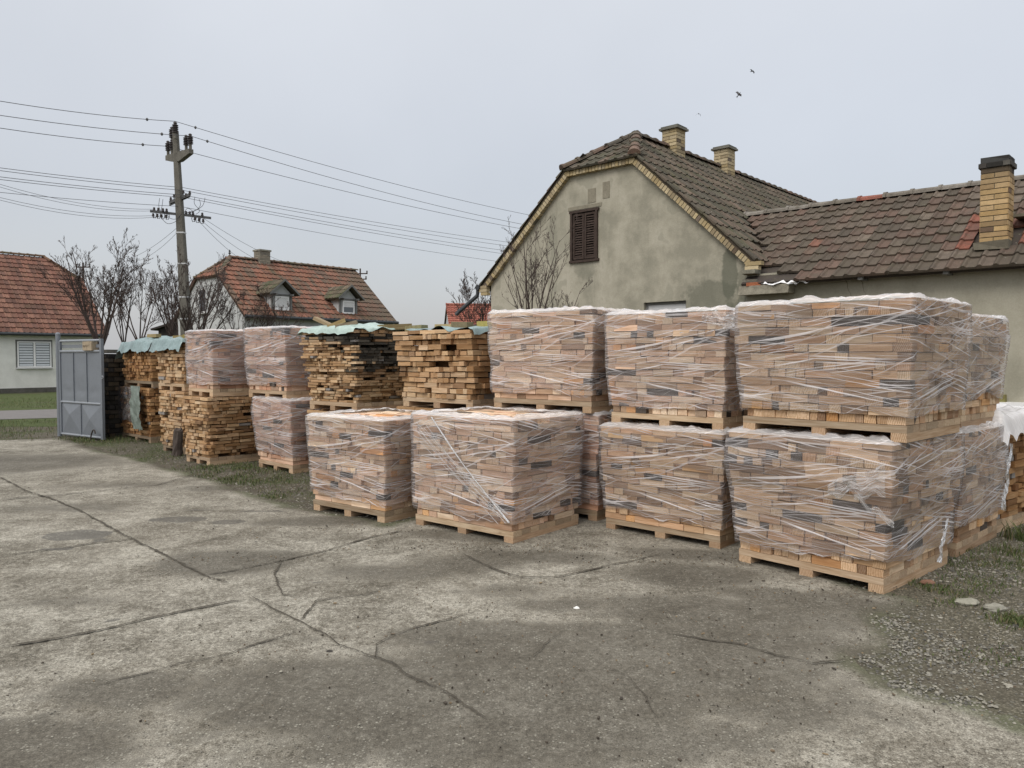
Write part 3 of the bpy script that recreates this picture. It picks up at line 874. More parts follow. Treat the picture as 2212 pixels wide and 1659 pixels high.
# gable wall with the pale panel opening cut out (y 1.15..2.05, top 2.62)
oy0, oy1, oz = 1.15, 2.05, 2.615
b.face([(0, 0, 0), (0, oy0, 0), (0, oy0, oz), (0, 0, oz)]); b.face([(0, oy1, 0), (0, W, 0), (0, W, oz), (0, oy1, oz)])
sy0, sy1, sz0, sz1 = 3.12, 3.80, 3.52, 4.52
def wq(a0, a1, c0, c1): b.face([(0, a0, c0), (0, a1, c0), (0, a1, c1), (0, a0, c1)])
wq(0, W, oz, ZE)
wq(0.0, 0.001, ZE, ZE)
b.face([(0, 0, ZE), (0, W, ZE), (0, W - (sz0 - ZE) / SL, sz0), (0, (sz0 - ZE) / SL, sz0)])
b.face([(0, (sz0 - ZE) / SL, sz0), (0, sy0, sz0), (0, sy0, sz1), (0, (sz1 - ZE) / SL, sz1)])
b.face([(0, sy1, sz0), (0, W - (sz0 - ZE) / SL, sz0), (0, W - (sz1 - ZE) / SL, sz1), (0, sy1, sz1)])
b.face([(0, (sz1 - ZE) / SL, sz1), (0, W - (sz1 - ZE) / SL, sz1), (0, W - HY, ZH), (0, HY, ZH)])
for (y0, y1, z0, z1) in ((oy0, oy1, 0, oz), (sy0, sy1, sz0, sz1)):      # reveals
    b.face([(0, y0, z0), (0, y0, z1), (.14, y0, z1), (.14, y0, z0)]); b.face([(0, y1, z0), (.14, y1, z0), (.14, y1, z1), (0, y1, z1)])
    b.face([(0, y0, z1), (0, y1, z1), (.14, y1, z1), (.14, y0, z1)]); b.face([(0, y0, z0), (.14, y0, z0), (.14, y1, z0), (0, y1, z0)])
b.face([(0, W, 0), (LN, W, 0), (LN, W, ZE), (0, W, ZE)]); b.face([(0, 0, 0), (0, 0, ZE), (LN, 0, ZE), (LN, 0, 0)])
b.face([(LN, 0, 0), (LN, 0, ZE), (LN, W / 2, ZR), (LN, W, ZE), (LN, W, 0)])
b.build('wall', M['plaster'], main)
b = MB(); b.box((.11, (oy0 + oy1) / 2, oz / 2), (.02, (oy1 - oy0) / 2 - .045, oz / 2 - .01)); pan = b.build('door', M['panel'], main)
b = MB()
for y in (oy0 + .022, oy1 - .022): b.box((.10, y, oz / 2), (.03, .022, oz / 2 - .002))
b.box((.10, (oy0 + oy1) / 2, oz - .025), (.031, (oy1 - oy0) / 2 - .045, .022)); b.build('door_frame', M['timber_grey'], main)
# shutters
b = MB()
for y in (sy0 + .025, sy1 - .025): b.box((-.012, y, (sz0 + sz1) / 2), (.035, .025, (sz1 - sz0) / 2 + .02))
for z in (sz0, sz1): b.box((-.012, (sy0 + sy1) / 2, z), (.033, (sy1 - sy0) / 2 + .03, .024))
sf = b.build('window_frame', M['shutter'], main)
for k in (0, 1):
    y0 = sy0 + .055 + k * .29; y1 = y0 + .275
    b = MB()
    for y in (y0 + .02, y1 - .02): b.box((-.005, y, 4.02), (.018, .02, .455))
    for z in (3.585, 4.455): b.box((-.005, (y0 + y1) / 2, z), (.0175, .1175, .022))
    rr = random.Random(k + 5)
    for q in range(17):
        z = 3.63 + q * .048
        Mx = Matrix.Translation((0.0, (y0 + y1) / 2, z)) @ Matrix.Rotation(R(38 + rr.uniform(-12, 12)), 4, 'Y') @ Matrix.Rotation(R(rr.uniform(-1.2, 1.2)), 4, 'X')
        b.box((0, 0, 0), (.004, .1155, .021), M=Mx)
    b.build('shutter', M['shutter'], main)
b = MB(); b.box((.13, 3.46, 4.02), (.006, .33, .49)); b.build('louvre_shade_sheet', M['dark'], main)  # black sheet painted as the shade behind the louvres
# patched plaster marks above the shutters
b = MB()
b.box((-.004, 2.93, 4.86), (.003, .085, .16)); b.box((-.004, 3.28, 4.80), (.003, .10, .14)); b.box((-.006, 3.46, 4.60), (.004, .42, .035))
b.build('plaster_patch', M['patch'], main)
TM = [(.115, .096, .072), (.10, .092, .068), (.135, .108, .082), (.085, .080, .060), (.15, .112, .086), (.11, .095, .076)]
def tmain(r, u, v):
    if v == 99: return pick(r, [(.12, .10, .08), (.16, .11, .085), (.10, .09, .075), (.20, .13, .10)])
    return pick(r, TM, .3)
b = MB()
cs = 1 / math.hypot(1, SL)
ov = .22
VL = (W / 2 + ov) / cs
def wing_z(x): return 2.78 + (x + .3) * .62 if x < 2.35 else 2.78 + 2.65 * .62 - (x - 2.35) * .62
def in_main(u, v):
    x = u - .14; y = v * cs - ov; z = ZE + y * SL
    if x > LN: return False
    if z > ZH - .05 and x < (z - ZH) / (ZR - ZH) * XR - .03: return False
    if y > W / 2: return False
    if -.3 < x < 5 and wing_z(x) > z + .02: return False
    return True
tile_slope(b, (-.14, -ov, ZE - ov * SL + .05), (1, 0, 0), (0, 1, SL), LN + .14, VL, in_main, tmain, seed=2)
def in_main2(u, v):
    x = u - .14; y = v * cs - ov; z = ZE + y * SL
    return x < LN and y < W / 2 and not (z > ZH - .05 and x < (z - ZH) / (ZR - ZH) * XR)
tile_slope(b, (-.14, W + ov, ZE - ov * SL + .05), (1, 0, 0), (0, -1, SL), LN + .14, VL, in_main2, tmain, seed=3)
hl = math.hypot(XR + .16, ZR - ZH + .10)
def in_hip(u, v):
    t = v / hl; y = u + HY - .12
    hw = (W - 2 * HY) / 2 + .12
    return abs(y - W / 2) < hw * (1 - t) + .06 and t < 1
tile_slope(b, (-.16, HY - .12, ZH - .03), (0, 1, 0), (XR + .16, 0, ZR - ZH + .10), W - 2 * HY + .24, hl, in_hip, tmain, seed=4)
slab(b, [(-.10, -ov, ZE - ov * SL + .045), (LN, -ov, ZE - ov * SL + .045), (LN, W / 2, ZR + .03), (XR, W / 2, ZR + .03), (-.10, HY, ZH + .045)], .08, (.09, .07, .05))
slab(b, [(-.10, W + ov, ZE - ov * SL + .045), (LN, W + ov, ZE - ov * SL + .045), (LN, W / 2, ZR + .03), (XR, W / 2, ZR + .03), (-.10, W - HY, ZH + .045)], .08, (.09, .07, .05))
slab(b, [(-.12, HY, ZH - .01), (-.12, W - HY, ZH - .01), (XR, W / 2, ZR + .02)], .07, (.09, .07, .05))
roof = b.build('roof', M['tiles_main'], main)
b = MB()
ridge_tiles(b, (XR - .05, W / 2, ZR + .075), (LN, W / 2, ZR + .04), tmain, seed=5)
ridge_tiles(b, (-.16, HY - .06, ZH + .05), (XR, W / 2, ZR + .11), tmain, seed=6)
ridge_tiles(b, (-.16, W - HY + .06, ZH + .05), (XR, W / 2, ZR + .11), tmain, seed=7)
b.build('ridge_tiles', M['tiles_main'], roof)
# brick verge under the roof edge: soldier bricks following the rake
b = MB(); rv = random.Random(8)
def verge(A, B, down):
    A, B = Vector(A), Vector(B); L = (B - A).length; d = (B - A).normalized(); n = int(L / .078)
    nrm = Vector((1, 0, 0)).cross(d).normalized()
    if nrm.z > 0: nrm = -nrm
    for i in range(n):
        p = A + d * (L * (i + .5) / n) + nrm * (.058 + rv.uniform(-.004, .004))
        Mx = Matrix((( 1, 0, 0, p.x), (0, d.y, nrm.y, p.y), (0, d.z, nrm.z, p.z), (0, 0, 0, 1)))
        b.box((-.055 + rv.uniform(-.004, .004), 0, 0), (.052, L / n / 2 - .007, .050 + rv.uniform(-.002, .002)), 0, yellow(rv, 0, 0), M=Mx)
verge((0, -.20, ZE - .20 * SL - .01), (0, HY, ZH - .01), 1)
verge((0, W + .20, ZE - .20 * SL - .01), (0, W - HY, ZH - .01), 1)
verge((0, HY + .02, ZH - .02), (0, W - HY - .02, ZH - .02), 1)
for s_, y in ((-1, -.10), (1, W + .10)):
    for k in range(3):
        b.box((-.06, y + s_ * (.02 + .03 * k), ZE - .34 + k * .075), (.055, .10 + .02 * k, .033), 0, yellow(rv, 0, 0))
b.build('brick_verge', M['brick'], main)
b = MB()
slab(b, [(-.095, -.2, ZE - .2 * SL - .012), (-.002, -.2, ZE - .2 * SL - .012), (-.002, HY, ZH - .012), (-.095, HY, ZH - .012)], .102)
slab(b, [(-.095, W + .2, ZE - .2 * SL - .012), (-.002, W + .2, ZE - .2 * SL - .012), (-.002, W - HY, ZH - .012), (-.095, W - HY, ZH - .012)], .102)
b.build('verge_mortar', M['mortar'], main)
def chimney(par, x, y, hw, z0, z1, seed, label=None, cap=True, blackened=False, hwy=None):
    hwy = hwy or hw
    b = MB()
    def cf(r, u, z):
        c = yellow(r, u, z)
        if blackened:
            c = (c[0] * 1.0, c[1] * .86, c[2] * .72)
            t = max(0, min(1, (z - (z1 - .42)) / .26))
            t = t * t
            c = tuple(c[i] * (1 - t) + (.03, .028, .026)[i] * t for i in range(3))
        return c
    brick_box(b, x - hw, x + hw, y - hwy, y + hwy, z0, z1, cf, seed, bl=.25)
    o = b.build('chimney', M['brick'], par)
    b = MB(); b.box((x, y, (z0 + z1) / 2 - .004), (hw - .007, hwy - .007, (z1 - z0) / 2)); b.build('chimney_mortar', M['mortar'], o)
    b = MB()
    if blackened:
        rows = [(hw + .035, z1 - .20, .055), (hw + .045, z1 - .13, .0)]
        brick_box(b, x - hw - .022, x + hw + .022, y - hwy - .022, y + hwy + .022, z1 - .15, z1 - .075, lambda r, u, z: pick(r, [(.03, .028, .025), (.05, .045, .04), (.09, .085, .075)], .4), seed + 1)
        b.box((x, y, z1 - .035), (hw + .0, hwy + .0, .038), 0, (.05, .05, .048), jit=.008, rnd=random.Random(3))
        b.box((x, y, z1 - .1125), (hw + .016, hwy + .016, .0365), 0, (.05, .048, .045))
    else:
        b.box((x, y, z1 + .022), (hw + .055, hwy + .055, .022), 0, (.16, .155, .13), jit=.006, rnd=random.Random(4))
        b.box((x, y, z1 + .062), (hw + .03, hwy + .03, .017), 0, (.12, .12, .10), jit=.008, rnd=random.Random(9))
    b.build('chimney_cap', M['brick'], o)
    return o
chimney(main, 2.55, W / 2 - .08, .18, 5.6, 6.55, 31)
chimney(main, 4.85, W / 2 - .10, .18, 5.6, 6.57, 32)
# gutter end and rain pipe at the far corner of the gable
b = MB()
b.tube([(-.15, W + .30, 3.16), (.9, W + .30, 3.16)], .065, 8)
b.tube([(-.10, W + .32, 3.12), (-.10, W + .34, 2.98), (-.30, W + .75, 2.62), (-.34, W + .80, 2.55)], .045, 8)
b.build('rain_pipe', M['metal_dark'], main)

wing = empty('low_wing', HB, HA)
tag(wing, 'low outbuilding with worn tile roof and tall blackened brick chimney, joined to the gabled house', 'outbuilding')
b = MB()
WE = -9.0
b.face([(0, -.003, 0), (0, -.003, 2.99), (0, WE, 2.99), (0, WE, 0)])
b.face([(0, WE, 0), (0, WE, 2.99), (4.7, WE, 2.99), (4.7, WE, 0)])
b.face([(4.7, -.003, 0), (4.7, WE, 0), (4.7, WE, 2.99), (4.7, -.003, 2.99)])
b.face([(0, WE + .01, 2.99), (4.7, WE + .01, 2.99), (2.35, WE + .01, 4.42)])
ww = b.build('wall', M['plaster_wing'], wing)
b = MB(); rc = random.Random(4)
for (ya, za, yb, zb) in ((-1.62, 2.86, -1.78, 2.42), (-1.86, 2.85, -1.98, 2.45), (-4.05, 2.5, -4.5, 1.2)):
    n = 14; rows = []
    for i in range(n + 1):
        t = i / n; y = ya + (yb - ya) * t + rc.uniform(-.012, .012); z = za + (zb - za) * t; w = .0035 * (1.2 - t)
        rows.append([(-.003, y - w, z), (-.003, y + w, z)])
    b.grid(rows)
b.build('wall_crack', M['joint'], ww)
TW = [(.130, .090, .068), (.120, .086, .066), (.110, .088, .066), (.130, .100, .078), (.150, .098, .076), (.100, .082, .062), (.150, .120, .094)]
def twing(r, u, v):
    if v == 99: return pick(r, [(.22, .20, .17), (.26, .24, .21), (.30, .11, .08), (.20, .18, .15)], .15)
    if r.random() < .012: return pick(r, [(.21, .10, .07), (.20, .11, .08)])
    # newer red tiles near the chimney
    y = .9 - u * 1.0
    if abs(y + 3.55) < .6 and 1.5 < v / .335 < 4.6 and r.random() < .35: return pick(r, [(.25, .09, .06), (.22, .095, .07)])
    return pick(r, TW, .18)
b = MB()
wc = 1 / math.hypot(1, .62); WL = 2.65 / wc
def in_wing(u, v):
    y = 1.0 - u; x = v * wc - .3; z = 2.78 + (x + .3) * .62
    if x > 2.35 or y < WE - .1: return False
    if y > 0 and z < ZE + y * SL + .02: return False
    if v < .62 and y > -.95 + .35 * (v > .3): return False
    if x < .0 and y > -.12: return False
    if .12 < x < .60 and -3.78 < y < -3.34: return False
    return True
tile_slope(b, (-.3, 1.0, 2.80), (0, -1, 0), (1, 0, .62), 1.0 - WE, WL, in_wing, twing, tw=.195, th=.305, seed=12)
slab(b, [(-.22, -.02, 2.82), (-.22, WE - .05, 2.82), (2.35, WE - .05, 4.42), (2.35, .95, 4.42), (0.05, -.02, 2.99)], .06, (.06, .05, .045))
slab(b, [(4.95, -.02, 2.80), (4.95, WE - .05, 2.80), (2.35, WE - .05, 4.42), (2.35, .95, 4.42)], .06, (.12, .07, .05))
wr = b.build('roof', M['tiles_wing'], wing)
b = MB(); ridge_tiles(b, (2.35, 1.15, 4.455), (2.35, WE, 4.455), twing, rad=.12, step=.44, seed=13); b.build('ridge_tiles', M['tiles_wing'], wr)
chimney(wing, .37, -3.58, .175, 2.9, 4.39, 33, blackened=True, hwy=.168)
b = MB(); b.box((.30, -3.58, 3.15), (.23, .22, .055), 0, (.14, .14, .11), jit=.02, rnd=random.Random(2)); b.box((.8, -4.1, 3.60), (.22, .35, .02), 0, (.20, .21, .22), M=None); b.build('chimney_flashing', M['mortar'], wing)
# eave timbers, broken corner stone and torn white underlay
b = MB()
for y in (-1.95, -3.1, -5.2): b.box((-.12, y, 2.80), (.14, .035, .045), 0, (.08, .07, .06))
b.build('eave_timber', M['timber_grey'], wing)
b = MB(); rq = random.Random(6)
b.box((-.13, -.42, 2.70), (.13, .43, .07), 0, (.26, .24, .19), jit=.015, rnd=rq); b.box((-.08, -.14, 2.84), (.10, .13, .05), 0, (.20, .19, .155), jit=.02, rnd=rq)
b.box((-.10, -.14, 3.02), (.11, .12, .035), 0, (.20, .19, .15), jit=.01, rnd=rq)
b.box((-.20, -.25, 2.80), (.04, .13, .03), .3, (.33, .12, .06), jit=.01, rnd=rq)
b.build('cornice_stone', M['stone'], wing)
b = MB()
for (y0, x0, L, w0, dz) in ((-.30, -.20, .62, .07, .02), (-.42, -.27, .50, .05, -.015), (-.62, -.12, .34, .06, .06), (-.86, -.28, .30, .035, -.02)):
    rows = []
    for i in range(9):
        t = i / 8; ww_ = w0 * (.35 + abs(math.sin(t * 5 + y0 * 9)))
        zz = 2.79 + dz + .02 * math.sin(t * 11 + x0 * 20)
        rows.append([(x0 + .03 * rq.uniform(-1, 1), y0 - L * t, zz), (x0 + ww_, y0 - L * t - .02, zz + ww_ * .6 + rq.uniform(-.01, .015))])
    b.grid(rows)
b.build('torn_underlay', M['pvc'], wing)
# pale ledge on the wing wall at the right edge of the photo
b = MB(); b.box((-.10, -4.9, .93), (.098, 1.15, .05)); lg = b.build('ledge', M['pvc'], wing)
b = MB(); brick_box(b, -.15, -.004, -6.0, -3.8, .70, .86, lambda r, u, z: pick(r, [(.22, .07, .05), (.26, .09, .06)]), 5); b.build('brick_course', M['brick'], wing)

def plain_house(name, O, ang, L, W_, ze, sl, hip_near, hip_far, mats, tilecol, label, seed, back=True, dark_gutter=True, ov=.25, xr=1.0):
    h = empty(name, O, ang); tag(h, label, 'house')
    zr = ze + W_ / 2 * sl
    b = MB()
    def gab(x, hip):
        if hip:
            yy = (hip - ze) / sl
            return [(x, 0, 0), (x, W_, 0), (x, W_, ze), (x, W_ - yy, hip), (x, yy, hip), (x, 0, ze)]
        return [(x, 0, 0), (x, W_, 0), (x, W_, ze), (x, W_ / 2, zr), (x, 0, ze)]
    b.face(gab(0, hip_near)); b.face(list(reversed(gab(L, hip_far))))
    b.face([(0, 0, 0), (0, 0, ze), (L, 0, ze), (L, 0, 0)]); b.face([(0, W_, 0), (L, W_, 0), (L, W_, ze), (0, W_, ze)])
    b.build('wall', mats[0], h)
    b = MB(); b.box((L / 2, -.015, .11), (L / 2 + .02, .02, .11)); b.build('plinth', M['plinth'], h)
    c_ = 1 / math.hypot(1, sl); vl = (W_ / 2 + ov) / c_
    def inside(u, v):
        x = u - .12; y = v * c_ - ov; z = ze + y * sl
        if y > W_ / 2: return False
        if hip_near and z > hip_near and x < (z - hip_near) / (zr - hip_near) * xr - .05: return False
        if hip_far and z > hip_far and x > L - (z - hip_far) / (zr - hip_far) * xr + .05: return False
        return x < L + .12
    b = MB()
    tile_slope(b, (-.12, -ov, ze - ov * sl + .06), (1, 0, 0), (0, 1, sl), L + .24, vl, inside, tilecol, seed=seed, proud=.045)
    if back: tile_slope(b, (-.12, W_ + ov, ze - ov * sl + .06), (1, 0, 0), (0, -1, sl), L + .24, vl, inside, tilecol, seed=seed + 1)
    for s_ in (0, 1):
        y0 = -ov if s_ == 0 else W_ + ov
        pts = [(-.1, y0, ze - ov * sl + .05), (L + .1, y0, ze - ov * sl + .05)]
        yy = (hip_far - ze) / sl if hip_far else 0
        pts += [(L + .1, yy if s_ == 0 else W_ - yy, hip_far + .05), (L - xr, W_ / 2, zr + .05)] if hip_far else [(L + .1, W_ / 2, zr + .05)]
        yy = (hip_near - ze) / sl if hip_near else 0
        pts += [(xr, W_ / 2, zr + .05), (-.1, yy if s_ == 0 else W_ - yy, hip_near + .05)] if hip_near else [(-.1, W_ / 2, zr + .05)]
        slab(b, pts, .09, (.10, .06, .045))
    for hip, x0, sg in ((hip_near, -.12, 1), (hip_far, L + .12, -1)):
        if not hip: continue
        yy = (hip - ze) / sl; hw = W_ / 2 - yy; ll = math.hypot(xr + .12, zr - hip)
        tile_slope(b, (x0, yy, hip + .05), (0, 1, 0), (sg * (xr + .12), 0, zr - hip), 2 * hw, ll, lambda u, v: abs(u - hw) < hw * (1 - v / ll) + .05, tilecol, seed=seed + 3)
        slab(b, [(x0, yy, hip + .03), (x0, W_ - yy, hip + .03), (x0 + sg * (xr + .12), W_ / 2, zr + .03)], .06, (.10, .06, .045))
    rf = b.build('roof', mats[1], h)
    b = MB()
    ridge_tiles(b, (xr if hip_near else -.1, W_ / 2, zr + .12), (L - (xr if hip_far else -.1), W_ / 2, zr + .12), tilecol, seed=seed + 5)
    for hip, x0, x1 in ((hip_near, -.1, xr), (hip_far, L + .1, L - xr)):
        if hip:
            yy = (hip - ze) / sl
            ridge_tiles(b, (x0, yy, hip + .08), (x1, W_ / 2, zr + .12), tilecol, seed=seed + 6)
            ridge_tiles(b, (x0, W_ - yy, hip + .08), (x1, W_ / 2, zr + .12), tilecol, seed=seed + 7)
    b.build('ridge_tiles', mats[1], rf)
    b = MB(); b.tube([(-.1, -ov - .04, ze - ov * sl + .02), (L + .1, -ov - .04, ze - ov * sl + .02)], .07, 8)
    b.build('gutter', M['metal_dark'], h)
    return h, rf, zr
def tleft(r, u, v):
    if v == 99: return pick(r, [(.13, .085, .055), (.17, .10, .065), (.12, .10, .06)], .2)
    return pick(r, [(.20, .096, .070), (.17, .083, .062), (.22, .115, .083), (.15, .08, .062), (.19, .10, .075)], .24)
GRID = math.atan2(.755, .656)
lh, _, _ = plain_house('red_roofed_house', (-27.25, 26.46, 0), GRID, 12.2, 8.0, 2.78, .905, None, 5.35, (M['white'], M['tiles_left']), tleft,
            'white house with red tiled roof across the street, behind the metal gate', 50, xr=1.1)
def window(par, x0, x1, z0, z1, y=-.0, sashes=2, blind=True, axis='y', name='window'):
    """white framed window on the wall plane y (facing -y), or on the wall plane x=0 (facing -x)"""
    def P(a, dpt, z): return (a, y - dpt, z) if axis == 'y' else (-dpt, a, z)
    def H(a, dpt, z): return (a, dpt, z) if axis == 'y' else (dpt, a, z)
    cx, cz, hx, hz = (x0 + x1) / 2, (z0 + z1) / 2, (x1 - x0) / 2, (z1 - z0) / 2
    b = MB(); t = .05
    for s_ in (-1, 1):
        b.box(P(cx + s_ * (hx - t / 2), .015, cz), H(t / 2, .035, hz)); b.box(P(cx, .015, cz + s_ * (hz - t / 2)), H(hx - t, .033, t / 2))
    if sashes == 2: b.box(P(cx, .015, cz), H(t * .8, .034, hz - t))
    b.box(P(cx, .05, z0 - .03), H(hx + .05, .06, .02))
    f = b.build(name, M['pvc'], par)
    segs = [(x0 + t, cx - t * .8), (cx + t * .8, x1 - t)] if sashes == 2 else [(x0 + t, x1 - t)]
    for a, c in segs:
        b = MB(); b.box(P((a + c) / 2, .008, cz), H((c - a) / 2, .012, hz - t)); b.build('pane', M['glass'], f)
        if blind:
            b = MB(); n = 9
            for k in range(n):
                z = z0 + t + (k + .5) * (2 * hz - 2 * t) / n
                b.box(P((a + c) / 2, .026, z), H((c - a) / 2 - .02, .003, (hz - t) / n * .72))
            b.build('blind', M['blind'], f)
    return f
window(lh, 8.73, 10.05, 1.12, 2.26)
b = MB(); b.box((9.39, -.002, 1.69), (.72, .004, .64)); b.build('window_surround', M['timber_grey'], lh)

def tmid(r, u, v):
    if v == 99: return pick(r, [(.16, .12, .09), (.20, .13, .095), (.13, .115, .08)], .2)
    g1 = max(0, min(1, (u - 5.2) / 2.2))
    c = pick(r, [(.25, .115, .075), (.215, .105, .072), (.19, .112, .08), (.165, .11, .08), (.28, .125, .085)], .18)
    return tuple(c[i] * (1 - .75 * g1) + (.12, .10, .075)[i] * .75 * g1 for i in range(3))
mh, mrf, mzr = plain_house('dormer_house', (-10.55, 30.0, 0), GRID, 7.56, 5.65, 3.34, .85, 4.87, None, (M['white_grey'], M['tiles_mid']), tmid,
            'pale house with weathered orange tile roof and two gabled dormers behind bare trees', 70, xr=.96, ov=.22)
b = MB(); brick_box(b, 2.25, 2.75, 2.58, 3.08, 5.3, 6.22, lambda r, u, z: pick(r, [(.26, .23, .18), (.22, .20, .16)]), 3); b.box((2.5, 2.83, 5.75), (.244, .244, .44), 0, (.2, .2, .17)); b.box((2.5, 2.83, 6.26), (.29, .29, .035), 0, (.24, .23, .19)); b.build('chimney', M['brick'], mrf)
window(mh, 2.95, 3.62, 3.45, 4.45, sashes=1, blind=False, axis='x')
b = MB(); b.tube([(XR * .8, 2.83, mzr), (XR * .8, 2.83, mzr + .32)], .02, 6); b.lathe([(.01, 0), (.07, .04), (.02, .09), (.05, .13), (.005, .2)], (XR * .8, 2.83, mzr + .22), 8); b.build('ridge_finial', M['metal_dark'], mrf)
def dormer(par, xc, seed, shut):
    d = empty('dormer', (xc, .10, 0)); d.parent = par
    hw = .48; zb, zt, za = 3.42, 4.16, 4.72
    b = MB()
    b.face([(-hw, 0, zb), (hw, 0, zb), (hw, 0, zt), (0, 0, za - .1), (-hw, 0, zt)])
    for s_ in (-1, 1): b.face([(s_ * hw, 0, zb), (s_ * hw, 0, zt), (s_ * hw, 1.1, zt + .2), (s_ * hw, 1.1, zb)])
    b.build('dormer_cheek', M['white_grey'], d)
    b = MB(); hs = hw + .22; zs = zt - .04; L = 1.15; th = math.atan2(za - zs, hs)
    ln = math.hypot(hs, za - zs)
    def cfn(r, u, v): return pick(r, [(.13, .125, .075), (.12, .10, .07), (.16, .13, .09), (.10, .11, .06)], .25)
    for s_ in (-1, 1):
        tile_slope(b, (s_ * hs, -.30, zs + .03), (0, 1, 0), (-s_ * hs, 0, za - zs), L + .3, ln, lambda u, v: v < ln and u < L + .35 - .0 * v, cfn, seed=seed + s_, tw=.2, th=.3)
        slab(b, [(s_ * hs, -.30, zs + .02), (s_ * hs, L - .2, zs + .02), (0, L + .45, za + .02), (0, -.30, za + .02)], .05, (.1, .09, .07))
    b.build('dormer_roof', M['tiles_mid'], d)
    b = MB()
    for s_ in (-1, 1):
        A = Vector((s_ * hs, -.315, zs - .03)); B = Vector((0, -.315, za - .03))
        b.face([A, B, B + Vector((0, 0, .09)), A + Vector((0, 0, .09))]); b.face([A + Vector((0, .03, 0)), A, A + Vector((0, 0, .0)), B, B + Vector((0, .03, 0))][0:2] + [B, B + Vector((0, .03, 0))])
        b.box((s_ * (hw - .04), -.02, (zb + zt) / 2), (.045, .03, (zt - zb) / 2)); b.box((s_ * (hw - .10), -.16, zt - .03), (.03, .14, .04))
    b.box((0, -.02, zt - .03), (hw - .09, .03, .035)); b.box((0, -.03, zb + .02), (hw, .04, .03))
    b.build('bargeboard', M['timber_grey'], d)
    f = MB()
    x0, x1, z0, z1 = -.31, .31, 3.50, 4.07
    for s_ in (-1, 1): f.box((s_ * .29, -.035, (z0 + z1) / 2), (.03, .03, (z1 - z0) / 2)); f.box((0, -.035, (z0 + z1) / 2 + s_ * ((z1 - z0) / 2 - .03)), (.26, .028, .03))
    f.build('dormer_window', M['pvc'], d)
    g2 = MB(); g2.box((0, -.022, (z0 + z1) / 2), (.262, .012, .23)); g2.build('dormer_pane', M['glass'], d)
    k = MB(); n = 12 if shut else 6
    for q in range(n):
        k.box((0, -.040, z1 - .075 - q * .038), (.258, .004, .016))
    k.build('dormer_blind', M['pvc'], d)
dormer(mh, 1.72, 80, True); dormer(mh, 5.06, 84, False)

def tfar(r, u, v): return pick(r, [(.33, .11, .08), (.29, .10, .07), (.36, .13, .09)], .15)
plain_house('small_red_roofed_house', (-3.55, 44.0, 0), R(8), 7.0, 6.0, 3.45, .42, None, None, (M['white_grey'], M['tiles_left']), tfar,
            'distant small house with plain red roof seen above the stack with hollow bricks', 95, back=False)
b = MB()
slab(b, [(-19.5, 41, 3.1), (-16.1, 41, 4.15), (-16.1, 46, 4.15), (-19.5, 46, 3.1)], .1); slab(b, [(-12.7, 41, 3.1), (-16.1, 41, 4.15), (-16.1, 46, 4.15), (-12.7, 46, 3.1)], .1)
b.prism([(-19.2, 0), (-13.0, 0), (-13.0, 3.05), (-16.1, 4.0), (-19.2, 3.05)], 1, 41.3, 45.7)
tag(b.build('shed', M['slate']), 'dark-roofed shed half hidden behind the bare trees left of the utility pole', 'shed')

# ------------------------------------------------------------ pallets of firewood
PAL = {
 'fresh': [(.56, .39, .23), (.62, .46, .29), (.48, .32, .18), (.66, .51, .34), (.56, .39, .24), (.40, .26, .14), (.60, .45, .30), (.50, .33, .19)],
 'wrap': [(.68, .49, .32), (.73, .55, .38), (.60, .42, .26), (.78, .62, .44), (.70, .52, .35), (.54, .37, .23), (.67, .45, .29), (.73, .58, .41), (.48, .34, .23)],
 'pinkish': [(.70, .46, .34), (.74, .52, .39), (.66, .41, .29), (.76, .57, .44), (.60, .36, .25), (.68, .48, .36)],
 'cream': [(.80, .61, .44), (.84, .67, .50), (.74, .54, .38), (.86, .72, .56), (.80, .60, .46), (.68, .48, .34), (.78, .56, .42), (.82, .67, .52), (.60, .44, .32)],
 'brown': [(.42, .25, .12), (.46, .28, .14), (.38, .22, .10), (.50, .32, .17), (.35, .20, .10)],
}
CAMP = Vector((0, 0, EYE))
LOADS = []      # specs for the visibility test
def frame(N, a, w, d):
    a = R(a); u = Vector((math.cos(a), math.sin(a), 0)); v = Vector((-math.sin(a), math.cos(a), 0))
    c = Vector((N[0], N[1], 0)) - u * (w / 2) + v * (d / 2)
    return c, a
SPECS = {}
def spec(key, N, a, w, d, z0, z1, **k):
    c, ar = frame(N, a, w, d)
    SPECS[key] = dict(key=key, c=c, a=ar, w=w, d=d, z0=z0, z1=z1, **k)
spec('A', (-1.22, 7.22), -37.5, 1.08, 1.0, 0, .99, style='cream', fl=0.031, ch=.056, seed=1)
spec('B', (.01, 6.38), -39.5, 1.20, .98, 0, 1.06, style='cream', fl=0.012, ch=.056, seed=2)
spec('C', (1.72, 6.21), -42, 1.15, 1.08, 0, .965, style='wrap', fl=0.034, ch=.056, seed=3)
spec('C2', (1.76, 6.30), -42, 1.13, 1.08, .975, 1.985, style='cream', fl=0.031, ch=.056, seed=4)
spec('D', (2.49, 5.03), -48.5, 1.10, 1.17, 0, 1.02, style='wrap', fl=0.062, ch=.060, seed=5)
spec('D2', (2.60, 4.98), -47, 1.20, 1.07, 1.03, 1.985, style='wrap', fl=0.031, ch=.060, seed=6)
spec('E', (3.54, 5.99), -47.5, 1.08, 1.06, 0, 1.0, style='wrap', fl=0.043, ch=.060, seed=7)
spec('E2', (3.62, 6.10), -47.5, 1.04, .98, 1.01, 1.93, style='wrap', fl=0.037, ch=.060, seed=8)
spec('G', (.82, 7.26), -38.5, 1.15, 1.08, 0, 1.04, style='pinkish', fl=0.012, ch=.056, seed=9)
